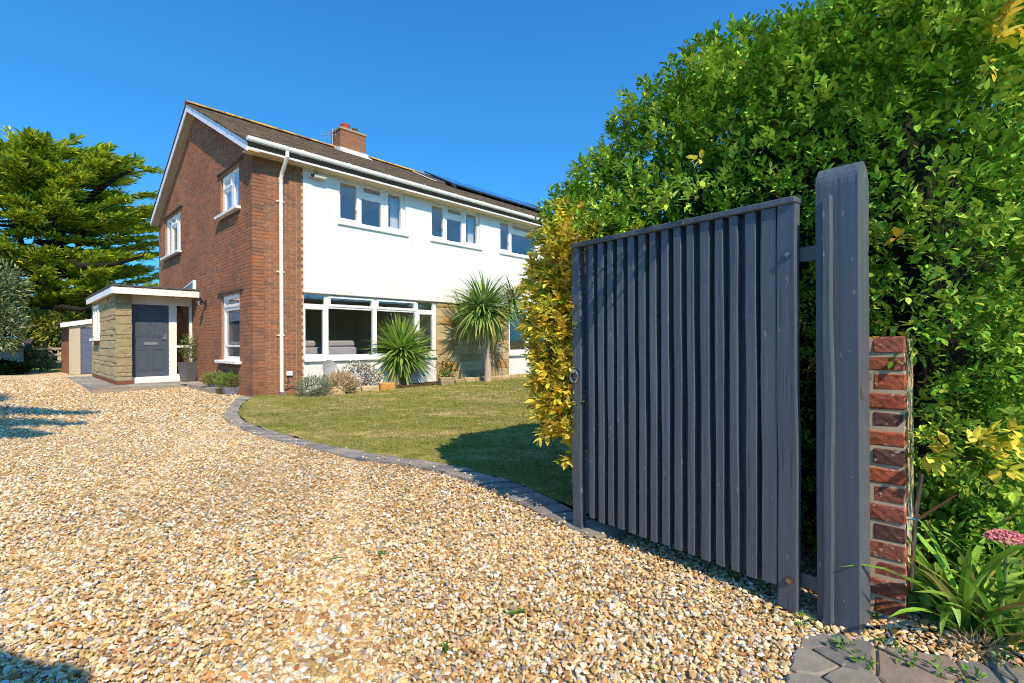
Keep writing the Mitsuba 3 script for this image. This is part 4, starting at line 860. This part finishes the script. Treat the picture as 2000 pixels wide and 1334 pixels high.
for (x, y), w_ in (((492, 1132), 'leftmost green leaf fallen on the gravel in the foreground'), ((655, 1090), 'small green leaf on the gravel at the middle of the drive'), ((755, 1080), 'small leaf on the gravel between the kerb and the middle of the drive'), ((874, 1258), 'torn green leaf on the gravel at the bottom of the picture'),
               ((330, 1030), 'small leaf on the gravel on the left side of the drive'), ((1010, 1195), 'small leaf on the gravel in front of the gate'), ((790, 960), 'tiny leaf on the gravel close to the lawn kerb')):
    P = on_ground(x, y, .016); v, f_ = leaf_t(); q = scatter(v, f_, P[None]+r.normal(0, .01, (3, 3))*[1, 1, .1], frames(np.c_[r.normal(0, 1, (3, 2)), r.normal(0, .15, 3)]), np.array([[.018, .045, .045]]*3), vary((.10, .19, .035), 3))
    put('fallen_leaf', *q, 'm_leaf', label=w_, cat='leaf', group='fallen leaves on the gravel')
# ---------------------------------------------------------------- spiky plants in front of the house
def spiky(name, label, cat, head, n, L, width, cols, r, lo=-1.2, droopk=1.0, parent=None, part='leaf', cap_=300):
    k = parent or thing(name, label, cat); head = np.array(head)
    for i in range(min(n, cap_)):
        el = math.asin(r.uniform(math.sin(lo), .995)); t = (1.5-el)/(1.5-lo)
        v, f = ribbon(head+np.array([r.normal(0, .04), r.normal(0, .04), r.normal(0, .05)-.12*t]), r.uniform(0, 6.283), el, L*r.uniform(.72, 1.08), width, droopk*r.uniform(.25, 1.0)*(.35+t), 8, .35, r.normal(0, .3))
        old = t > .8; c = cols[-1] if old and r.random() < .5 else cols[r.choice(len(cols)-1)]
        m = MB(); m.add(v, f, vary(c, 1, .18)[0]); m.build(part, 'm_blade', k)
    m = MB()
    for i in range(330):
        el = math.asin(r.uniform(math.sin(lo), .98)); t = (1.5-el)/(1.5-lo)
        v, f = ribbon(head+r.normal(0, .05, 3), r.uniform(0, 6.283), el, L*r.uniform(.6, .95), width, droopk*r.uniform(.25, 1.0)*(.35+t), 6, .35, r.normal(0, .3)); m.add(v, f, vary(cols[r.choice(len(cols)-1)], 1, .18)[0])
    m.build('inner_leaves', 'm_blade', k, kind='stuff')
    return k
YG = [(.29, .42, .075), (.36, .50, .10), (.20, .31, .06), (.46, .56, .16), (.50, .42, .14)]
yp = on_ground(790, 752); yc = at_depth(783, 682, yp[1])
yk = spiky('yucca', 'large spiky round yucca in front of the picture window', 'plant', yc, 300, 1.08, .058, YG, r, -1.15, .30)
MB().tube([yp-[0, 0, .05], (yp+yc)/2, yc], [.10, .09, .08], 9, (.22, .16, .09)).build('trunk', 'm_matt', yk)
cb = on_ground(953, 746); cc_ = at_depth(943, 603, cb[1])
CG = [(.25, .38, .085), (.31, .46, .11), (.17, .27, .065), (.42, .50, .19), (.46, .36, .14)]
ck_ = spiky('cordyline', 'cabbage palm with a pale bare trunk before the stone panel', 'palm', cc_, 300, 1.22, .056, CG, r, -.95, 1.15)
MB().tube([cb-[0, 0, .05], cb+[0, 0, .35], (cb+cc_)/2+[.03, 0, .1], cc_-[0, 0, .1], cc_], [.105, .09, .085, .08, .05], 10, (.48, .38, .30)).tube([cb+[0, 0, .85], cb+[-.10, .02, 1.05], cc_+[-.2, .05, -.3]], [.05, .05, .05], 8, (.44, .34, .26)).build('trunk', 'm_matt', ck_)
c2 = at_depth(1000, 585, cb[1]+.25)
m = MB()
for i in range(150):
    v, f = ribbon(c2+r.normal(0, .05, 3), r.uniform(0, 6.283), r.uniform(-1.0, 1.3), .85*r.uniform(.6, 1.1), .042, r.uniform(.5, 1.6), 6, .3); m.add(v, f, vary(CG[r.choice(4)], 1, .2)[0])
m.build('side_head', 'm_blade', ck_, kind='stuff')
m = MB()
for i in range(170):
    v, f = ribbon(c2+[-.12, -.2, .12]+r.normal(0, .09, 3), r.uniform(0, 6.283), r.uniform(-.9, 1.4), r.uniform(.12, .32), .012, r.uniform(.4, 1.5), 4, .1); m.add(v, f, vary((.46, .40, .28), 1, .2)[0])
m.build('dry_flowers', 'm_matt', ck_, kind='stuff', label='pale dried flower plume')
def gp_(x, y, dz=0): p = on_ground(x, y); p[2] = dz; return p
def sized(x0, x1, y1, y0):      # centre and radii of a plant that fills a box of the picture and stands at its foot
    b = on_ground((x0+x1)/2, y1); s = b[1]/FOC; return b+np.array([0, 0, (y1-y0)*s/2]), (abs(x1-x0)*s/2, abs(x1-x0)*s/2*.8, (y1-y0)*s/2)
c, rad = sized(580, 645, 775, 737); blob_plant('lavender', 'low grey green lavender bush at the foot of the brick corner', 'shrub', c, rad, 1500, .05, .10, [(.20, .27, .17), (.26, .33, .22), (.15, .22, .13)], r, .12, up=.9, stems=6, tmpl=KITE)
c, rad = sized(640, 690, 770, 735); blob_plant('dry_grass_tuft', 'tan dried grass tuft between the lavender and the white flowers', 'grass', c, rad, 700, .12, .22, [(.48, .38, .23), (.38, .29, .16)], r, .05, up=1.4, bs='m_matt', tmpl=KITE)
c, rad = sized(662, 742, 760, 708); kk = blob_plant('flowering_shrub', 'grey leaved shrub with small white flowers under the picture window', 'shrub', c, rad, 1500, .03, .07, [(.26, .27, .20), (.18, .2, .12), (.30, .26, .18)], r, .4, up=.5, stems=10)
blob_plant('', '', '', c, np.array(rad)*1.05, 420, .03, .05, [(.72, .70, .68), (.62, .6, .58)], r, .8, parent=kk, part='flowers', hollow=.75)
c, rad = sized(836, 886, 745, 698); blob_plant('glossy_shrub', 'small dark glossy leaved shrub between the yucca and the stone panel', 'shrub', c, rad, 700, .05, .09, [(.08, .19, .04), (.12, .26, .06)], r, .5, stems=6)
c, rad = sized(596, 640, 745, 710); blob_plant('thin_weed', 'thin stalky weed against the white wall under the window', 'weed', c, rad, 220, .03, .08, [(.22, .24, .10), (.36, .33, .2)], r, .14, up=1.5, tmpl=KITE, stems=8)
# rockery stones along the bed
def rock(label, x0, x1, y0, y1, col, group='rockery stones edging the bed'):
    b = on_ground((x0+x1)/2, y1); s = b[1]/FOC; w, h = (x1-x0)*s, (y1-y0)*s
    a = trimesh.creation.box((w, w*.6+.08, h)); a = a.subdivide().subdivide(); p = np.array(a.vertices)
    p = p*(1-.10*(np.linalg.norm(p/np.array([w/2, (w*.6+.08)/2, h/2]), axis=1, keepdims=True)-1)); p = p+.06*h*(meshkit.fbm(p*9+x0, 3)[:, None]-.5)*np.sign(p)
    ang = .45; Rz = np.array([[math.cos(ang), -math.sin(ang), 0], [math.sin(ang), math.cos(ang), 0], [0, 0, 1]])
    m = MB(); m.add(p@Rz.T+b+[0, .12, h/2-.01], a.faces, uv=(col, .5)); m.build('rock', 'm_stone', None, label=label, cat='stone', group=group)
rock('long pale rockery stone beside the lavender', 620, 668, 755, 772, .72, None)
rock('flat buff stone below the dry grass tuft', 668, 700, 757, 768, .25, None)
rock('buff stone in front of the white flowering shrub', 702, 736, 754, 765, .64, None)
rock('upright buff stone touching the yucca leaves', 738, 768, 748, 763, .75, None)
rock('square grey white stone right of the glossy shrub', 856, 884, 737, 753, .9, None)
m = MB(hw)
edge = tag(key('bed_edging'), 'low stone edging of the bed under the stone panel', 'edging')
for i in range(9):
    u0 = 4.9+i*.36; MB(hw).cbox((u0, -.62+rng.normal(0, .02), -.02), (u0+.35, -.45, .10+rng.normal(0, .012)), .015, uv=(rng.random()*.7, .5), jit=.006).build('stone', 'm_stone', edge)
bed = Polygon([HW(1.2, -.02), HW(1.2, -.55), HW(3.2, -.75), HW(4.9, -.6), HW(7.6, -.5), HW(7.6, -.02)])
sheet(bed, .3, .03, 'flower_bed', 'm_soil', .05, kind='structure')
# satellite dish
ds = thing('satellite_dish', 'grey satellite dish standing low among the plants by the white wall', 'satellite dish')
dc = at_depth(645, 722, 10.75); nd = np.array([.80, -.50, .30]); nd /= np.linalg.norm(nd)
Rm = frames(np.cross(nd, Z)[None])[0]; a_ = np.cross(nd, Z); a_ /= np.linalg.norm(a_); b_ = np.cross(a_, nd)
t = np.linspace(0, 2*np.pi, 25)[:-1]; rings = [(q, .07*q*q) for q in (0.02, .35, .7, 1.0)]
v = np.concatenate([dc+.20*q*np.cos(t)[:, None]*a_+.225*q*np.sin(t)[:, None]*b_+(h-.05)*nd for q, h in rings]+[dc+.20*q*np.cos(t)[:, None]*a_+.225*q*np.sin(t)[:, None]*b_+(h-.062)*nd for q, h in rings[::-1]])
m = MB(); m.add(v, [[i*24+j, i*24+(j+1) % 24, (i+1)*24+(j+1) % 24, (i+1)*24+j] for i in range(7) for j in range(24)], (.34, .36, .37)); m.build('bowl', 'm_semi', ds)
MB().tube([dc-.06*nd, dc-.14*nd, dc-.14*nd-[0, 0, .45]], .02, 8, (.25, .25, .25)).build('mast', 'm_metal', ds)
MB().tube([dc-.20*b_, dc-.14*b_+.22*nd], .009, 6, (.3, .3, .3)).tube([dc-.14*b_+.20*nd, dc-.13*b_+.27*nd], .022, 8, (.5, .5, .5)).build('feed_arm', 'm_semi', ds)
# planters
pt_ = thing('tall_planter', 'tall grey tapered square planter beside the front door', 'planter')
pb = hw([-.19, 4.12, 0]); pz = float(G(pb[0], pb[1]))+.045
def frustum(m, c, z0, z1, w0, w1, col, ex=U, ey=V):
    p = [np.array([c[0], c[1], 0])+sx*w/2*ex+sy*w/2*ey+Z*z for z, w in ((z0, w0), (z1, w1)) for sx, sy in ((-1, -1), (1, -1), (1, 1), (-1, 1))]
    return m.add(p, [[0, 1, 5, 4], [1, 2, 6, 5], [2, 3, 7, 6], [3, 0, 4, 7], [3, 2, 1, 0], [4, 5, 6, 7]], col)
e1 = (U+V*.4)/np.linalg.norm(U+V*.4); e2 = np.cross(Z, e1)
frustum(MB(), pb, pz, pz+.46, .24, .345, (.115, .12, .13), e1, e2).build('body', 'm_semi', pt_); frustum(MB(), pb, pz+.461, pz+.485, .36, .36, (.13, .135, .145), e1, e2).build('rim', 'm_semi', pt_)
frustum(MB(), pb, pz+.47, pz+.487, .31, .31, (.04, .03, .02), e1, e2).build('soil', 'm_matt', pt_)
blob_plant('potted_shrub', 'leafy young shrub growing in the tall grey planter', 'shrub', (pb[0], pb[1], pz+.86), (.20, .20, .36), 420, .04, .075, [(.10, .22, .05), (.16, .30, .08), (.3, .25, .1)], r, .5, hollow=.2)
for (x, y, w, col, lab, pl_) in ((452, 770, .34, (.22, .24, .31), 'pale blue grey faceted bowl planter nearest the brick corner', 'bushy fine leaved plant in the pale bowl planter'), (425, 765, .30, (.10, .11, .20), 'dark blue faceted bowl planter against the gable', 'bushy fine leaved plant in the dark blue bowl planter')):
    b = on_ground(x, y, float(G(-6, 10.4))); b = b+U*-.02
    bk = thing('bowl_planter', lab, 'planter', 'bowl planters by the gable')
    frustum(MB(), b, b[2]+.0, b[2]+.17, w*.6, w, col, e2*.9+e1*.4, e1*.9-e2*.4).build('bowl', 'm_semi', bk); frustum(MB(), b, b[2]+.165, b[2]+.172, w*.9, w*.9, (.05, .04, .03), e2*.9+e1*.4, e1*.9-e2*.4).build('soil', 'm_matt', bk)
    blob_plant('pot_plant', pl_, 'plant', b+[-.02, .05, .26], (.30, .24, .17), 900, .05, .11, [(.12, .21, .05), (.18, .28, .07), (.24, .25, .09)], r, .16, up=.7, tmpl=KITE)
# ---------------------------------------------------------------- garage, shed, fence behind
gr_ = thing('garage', 'flat fronted garage with a blue grey door and white roof edge, behind the porch', 'garage')
GP0 = at_depth(136, 726, 20.0); gz = float(G(GP0[0], GP0[1])); GP0[2] = gz; GF = gframe(GP0, U, V)
MB(GF).box((0, 0, 0), (.34, .2, 1.98), (.50, .42, .30)).box((2.65, 0, 0), (3.1, .2, 2.4), (.50, .42, .30)).ext(Polygon([(0, 1.985), (3.1, 1.985), (3.1, 2.6), (0, 2.05)]), .0, .2, FRONT, (.55, .49, .38)).build('front_wall', 'm_matt', gr_)
m = MB(GF).box((0, .201, 0), (.2, 4, 2.0), (.22, .09, .06)); m.build('side_wall', 'm_brick', gr_)
MB(GF).box((.345, .06, 0), (2.645, .1, 1.975), (.10, .125, .19)).build('door', 'm_semi', gr_)
for i in range(6): MB(GF).box((.36, .05, .05+i*.32), (2.63, .062, .05+i*.32+.30), (.105, .13, .20)).build('panel', 'm_semi', gr_+'__door')
MB(GF).ext(Polygon([(-.28, 1.96), (3.2, 2.62), (3.2, 2.82), (-.28, 2.14)]), -.12, -.08, FRONT, (.80, .80, .79)).build('fascia', 'm_semi', gr_)
MB(GF).ext(Polygon([(-.28, 2.10), (3.2, 2.78), (3.2, 2.84), (-.28, 2.16)]), -.079, 4.2, FRONT, (.10, .09, .085)).build('roof', 'm_matt', gr_)
sh = thing('shed', 'low pale green timber shed with dark roof, under the tree at the left edge', 'shed')
SP = at_depth(46, 700, 22.0); SP[2] = float(G(SP[0], SP[1])); sx = np.array([-.75, -.66, 0]); sx /= np.linalg.norm(sx); sy = np.cross(sx, Z)*-1; SF = gframe(SP, sx, np.array([sx[1]*-1, sx[0], 0])*-1)
for i in range(7): MB(SF).cbox((0, -.02, i*.16), (3.4, .03, i*.16+.153), .006, (.30, .40, .33)).build('board', 'm_semi', sh)
MB(SF).box((0.02, .031, 0), (3.38, 2.2, 1.12), (.20, .25, .2)).build('walls', 'm_matt', sh)
MB(SF).ext(Polygon([(-.25, 1.12), (2.5, 1.5), (2.5, 1.57), (-.25, 1.2)]), -.2, 3.6, (1, 2, 0), (.05, .045, .045)).build('roof', 'm_matt', sh)
fn = thing('post_and_rail_fence', 'weathered post and rail fence at the far edge of the gravel', 'fence')
f0, f1 = at_depth(52, 715, 23.0), at_depth(150, 715, 24.5); f0[2] = f1[2] = float(G(-20, 25)); fl_ = f1-f0; FL = np.linalg.norm(fl_); fe = fl_/FL; FFr = gframe(f0, fe, np.cross(Z, fe))
for i in range(4): MB(FFr).cbox((i*.75, -.05, 0), (i*.75+.1, .05, 1.15), .01, (.36, .30, .23)).build('post', 'm_matt', fn)
for z in (.35, .68, .98): MB(FFr).cbox((0, -.08, z), (FL, -.052, z+.11), .008, (.40, .34, .26)).build('rail', 'm_matt', fn)
# ---------------------------------------------------------------- trees
r = np.random.default_rng(77)
D = 27.0
def cyp():
    k = thing('cypress_tree', 'broad old cypress with layered bright green branches behind the house', 'tree')
    pt = lambda x, y, Y=D: at_depth(x, y, Y)
    tr = MB(); base = pt(62, 740); base[2] = -.3; sp = [base, pt(80, 600), pt(112, 505), pt(122, 430), pt(110, 350), pt(95, 300)]
    tr.tube(sp, [.62, .44, .30, .22, .13, .06], 10); tr.build('trunk', 'm_bark', k)
    for q in ([pt(72, 640), pt(100, 590), pt(140, 573, D-1), pt(180, 580, D-2)], [pt(90, 560), pt(150, 490), pt(165, 450), pt(200, 420, D+1)], [pt(85, 590), pt(48, 500), pt(30, 430), pt(10, 380)], [pt(112, 500), pt(160, 520, D-2), pt(230, 515, D-2), pt(280, 500, D-3)], [pt(70, 610), pt(120, 600, D-2), pt(160, 605, D-3), pt(205, 590, D-3)], [pt(118, 450), pt(180, 380), pt(230, 345), pt(260, 330)], [pt(100, 530), pt(60, 560, D-3), pt(10, 550, D-4), pt(-60, 540, D-5)]):
        MB().tube(q, [.20, .15, .11, .05], 8).build('limb', 'm_bark', k)
    P, Dr, Ln = [], [], []; twm = MB()
    cen = pt(110, 480)
    for i in range(175):
        # branches spread over an uneven flat topped crown; each carries flat pads of upright shoots
        tier = r.integers(0, 10); yy = 279+tier*32.5+r.normal(0, 6); half = np.interp(yy, [250, 285, 330, 400, 470, 545, 575], [60, 150, 205, 250, 265, 262, 190])
        az = r.uniform(0, 2*np.pi); rad = half*D/FOC*r.uniform(.45, 1.0)*(.9+.2*r.random())
        c0 = pt(70 if yy > 300 else 50, yy); tip = c0+np.array([math.cos(az)*rad, math.sin(az)*rad*.8, r.normal(0, .12)])
        root = np.array([c0[0]*.6+base[0]*.4, c0[1], c0[2]-.12*rad]); ax = (tip-root)/np.linalg.norm(tip-root); sdv = np.cross(ax, Z); sdv /= np.linalg.norm(sdv)
        if r.random() < .6: twm.tube([root, root*.45+tip*.55-[0, 0, .1*rad], tip], [.08, .055, .02], 4, (.03, .025, .02), cap=False)
        for j in range(int(3+rad*.75)):
            t = r.uniform(.40, 1.02); c = root+(tip-root)*t+Z*(-.08*rad*math.sin(min(t, 1)*np.pi))+sdv*r.normal(0, .50)*(1.15-t)*rad*.35; nb = 120
            q = r.normal(0, 1, (nb, 3)); q /= np.linalg.norm(q, axis=1, keepdims=True); q *= r.random((nb, 1))**.45
            pos = c+ax*(q[:, :1]*.85)+sdv*(q[:, 1:2]*.42)+Z*(q[:, 2:]*.10)
            P.append(pos); Dr.append(ax*.75+sdv*q[:, 1:2]*.6+Z*(.10+.13*r.normal(0, 1, (nb, 1)))+r.normal(0, .2, (nb, 3))); Ln.append(r.uniform(.22, .50, nb))
    # the leader that sticks out at the top left
    for (xa, ya, xb, yb) in ((70, 295, 14, 257), (60, 300, 22, 276), (95, 300, 150, 272), (150, 310, 205, 290), (200, 330, 272, 312), (190, 300, 212, 290), (215, 330, 275, 325)):
        a, b = pt(xa, ya), pt(xb, yb); nb = 75; t = r.random(nb)
        P.append(a+(b-a)*t[:, None]+r.normal(0, .09, (nb, 3))); Dr.append((b-a)/np.linalg.norm(b-a)+r.normal(0, .3, (nb, 3))+[0, 0, .15]); Ln.append(r.uniform(.3, .6, nb))
    P, Dr, Ln = np.vstack(P), np.vstack(Dr), np.concatenate(Ln); n = len(P)
    lum = meshkit.fbm(P*.55, 3, 8); col = np.where((r.random(n) < .52)[:, None], np.array([.62, .70, .05]), np.array([.18, .30, .036]))*(.55+.95*lum[:, None])*(1+.2*r.normal(0, 1, (n, 1)).clip(-1.5, 1.5))
    R_ = frames(Dr, r.normal(0, .3, n)); sc_2 = np.stack([Ln*.27, Ln, Ln], 1)
    v1, f1_, c1 = scatter(*KITE, P, R_, sc_2, col.clip(.01, .7)); R2 = frames(Dr, r.normal(0, .3, n)+1.57); v2, f2, c2_ = scatter(*KITE, P, R2, sc_2*[.45, 1, 1], (col*.8).clip(.01, .7))
    put('crown', v1, f1_, c1, 'm_needle', k, kind='stuff')
    twm.build('branches', 'm_matt', k, kind='stuff')
cyp()
def tree_blob(name, label, x0, x1, y0, y1, Y, n, lmin, lmax, cols, wide=.45, cat='tree', trunk=True, hollow=.45, up=.3, blobs=5, foot=None):
    k = thing(name, label, cat); s = Y/FOC; c = at_depth((x0+x1)/2, (y0+y1)/2, Y); w, h = (x1-x0)*s/2, (y1-y0)*s/2
    for i in range(blobs):
        cc = c+np.array([r.uniform(-.55, .55)*w, r.uniform(-.5, .5)*w, r.uniform(-.5, .5)*h]); q = r.uniform(.48, .68)
        blob_plant('', '', '', cc, (w*q, w*q, h*q*1.05), n//blobs, lmin, lmax, cols, r, wide, parent=k, hollow=hollow, up=up, part='foliage')
    if trunk:
        b = np.array([c[0], c[1], float(G(c[0], c[1]))-.1])
        MB().tube([b, b*.5+c*.5+[.1, 0, 0], c], [.11, .08, .03], 8).build('trunk', 'm_bark', k)
        for i in range(6): MB().tube([b+[0, 0, (c[2]-b[2])*.4], c+np.array([r.uniform(-.6, .6)*w, r.uniform(-.4, .4)*w, r.uniform(-.5, .5)*h])], [.05, .015], 6).build('branch', 'm_bark', k)
    return k
tree_blob('silvery_shrub', 'tall silvery green shrub at the left edge of the picture', -110, 26, 508, 690, 19.0, 10000, .12, .26, [(.20, .26, .10), (.28, .33, .15), (.14, .19, .07), (.36, .38, .2)], .34, up=.5, blobs=8)
tree_blob('garden_shrub', 'rounded yellow green shrub behind the fence, left of the garage', 58, 152, 598, 678, 25.5, 6000, .14, .28, [(.26, .28, .05), (.34, .34, .06), (.15, .19, .035)], .5, cat='shrub', blobs=6)
tree_blob('back_shrub', 'dull green shrub whose top shows above the garage roof', 120, 210, 596, 660, 27.5, 4500, .14, .28, [(.15, .17, .05), (.20, .21, .06), (.1, .12, .035)], .5, cat='shrub', blobs=5)
tree_blob('dark_bush', 'dark low bush in the shade below the silvery shrub', -40, 34, 704, 732, 20.4, 4500, .10, .22, [(.05, .08, .025), (.03, .055, .018), (.07, .10, .03)], .5, cat='bush', blobs=6, trunk=False, hollow=.1)
tree_blob('arching_grass', 'pale arching shrub with striped leaves in front of the fence', 40, 84, 684, 722, 22.6, 1100, .2, .42, [(.32, .34, .15), (.40, .38, .22), (.16, .22, .07)], .07, cat='shrub', blobs=4, trunk=False, up=-.1)
# a tree left of the picture: its branches shade the gravel at the left edge
ot = thing('overhanging_tree', 'tree left of the picture, seen by its branch shadow on the gravel', 'tree')
ob = np.array([-9.6, 4.2, 0]); MB().tube([ob, ob+[.2, 0, 2], ob+[.5, -.2, 4.4]], [.2, .16, .08], 9).build('trunk', 'm_bark', ot)
for (gx, gy, L0, dz) in ((170, 806, 1.9, 0), (140, 828, 1.6, .1), (60, 800, 1.4, .12), (70, 850, 1.2, -.1), (20, 845, 1.2, 0)):
    g0 = on_ground(gx, gy); tip = g0+SUN*(3.1+dz)/SUN[2]; root = tip+np.array([-L0*1.1, -.05, .25])
    MB().tube([ob+[.35, -.1, 3.2], root, tip], [.06, .035, .008], 6).build('branch', 'm_bark', ot)
    n = 800; t = r.random(n); P = root+(tip-root)*t[:, None]+r.normal(0, 1, (n, 3))*np.array([.12, .26, .06])*(1.05-t[:, None]); d = (tip-root)/np.linalg.norm(tip-root)+r.normal(0, .45, (n, 3)); L = r.uniform(.12, .3, n)
    v, f, c = scatter(*KITE, P, frames(d, r.uniform(0, 6, n)), np.stack([L*.3, L, L], 1), vary((.10, .15, .03), n)); put('foliage', v, f, c, 'm_needle', ot, kind='stuff')
blob_plant('', '', '', ob+[.4, -.2, 4.6], (1.6, 1.6, 1.5), 5000, .15, .3, [(.10, .15, .03)], r, .4, parent=ot, part='crown')
# a hedge across the street behind the camera (mirrored in the ground floor windows)
sh2 = thing('street_hedge', 'long hedge across the street behind the viewer, mirrored in the windows', 'hedge')
hm = MB(); hm.m = gframe(-9.5*V-13*U, U, V)
hm.ext(Polygon([(-.8, -.1), (-.9, 2.5), (-.5, 3.6), (.3, 3.9), (.9, 3.3), (1.0, 1.5), (.9, 0)]), 0, 34, (1, 2, 0), (.04, .065, .02)); hm.build('body', 'm_matt', sh2)
n = 9000; P = hm.m(np.c_[r.uniform(0, 34, n), r.normal(.85, .12, n), r.uniform(0, 3.9, n)]); L = r.uniform(.15, .3, n)
v, f, c = scatter(*leaf_t(), P, frames(r.normal(0, 1, (n, 3))), np.stack([L*.5, L, L], 1), vary((.08, .15, .03), n)); put('foliage', v, f, c, 'm_leaf', sh2, kind='stuff')
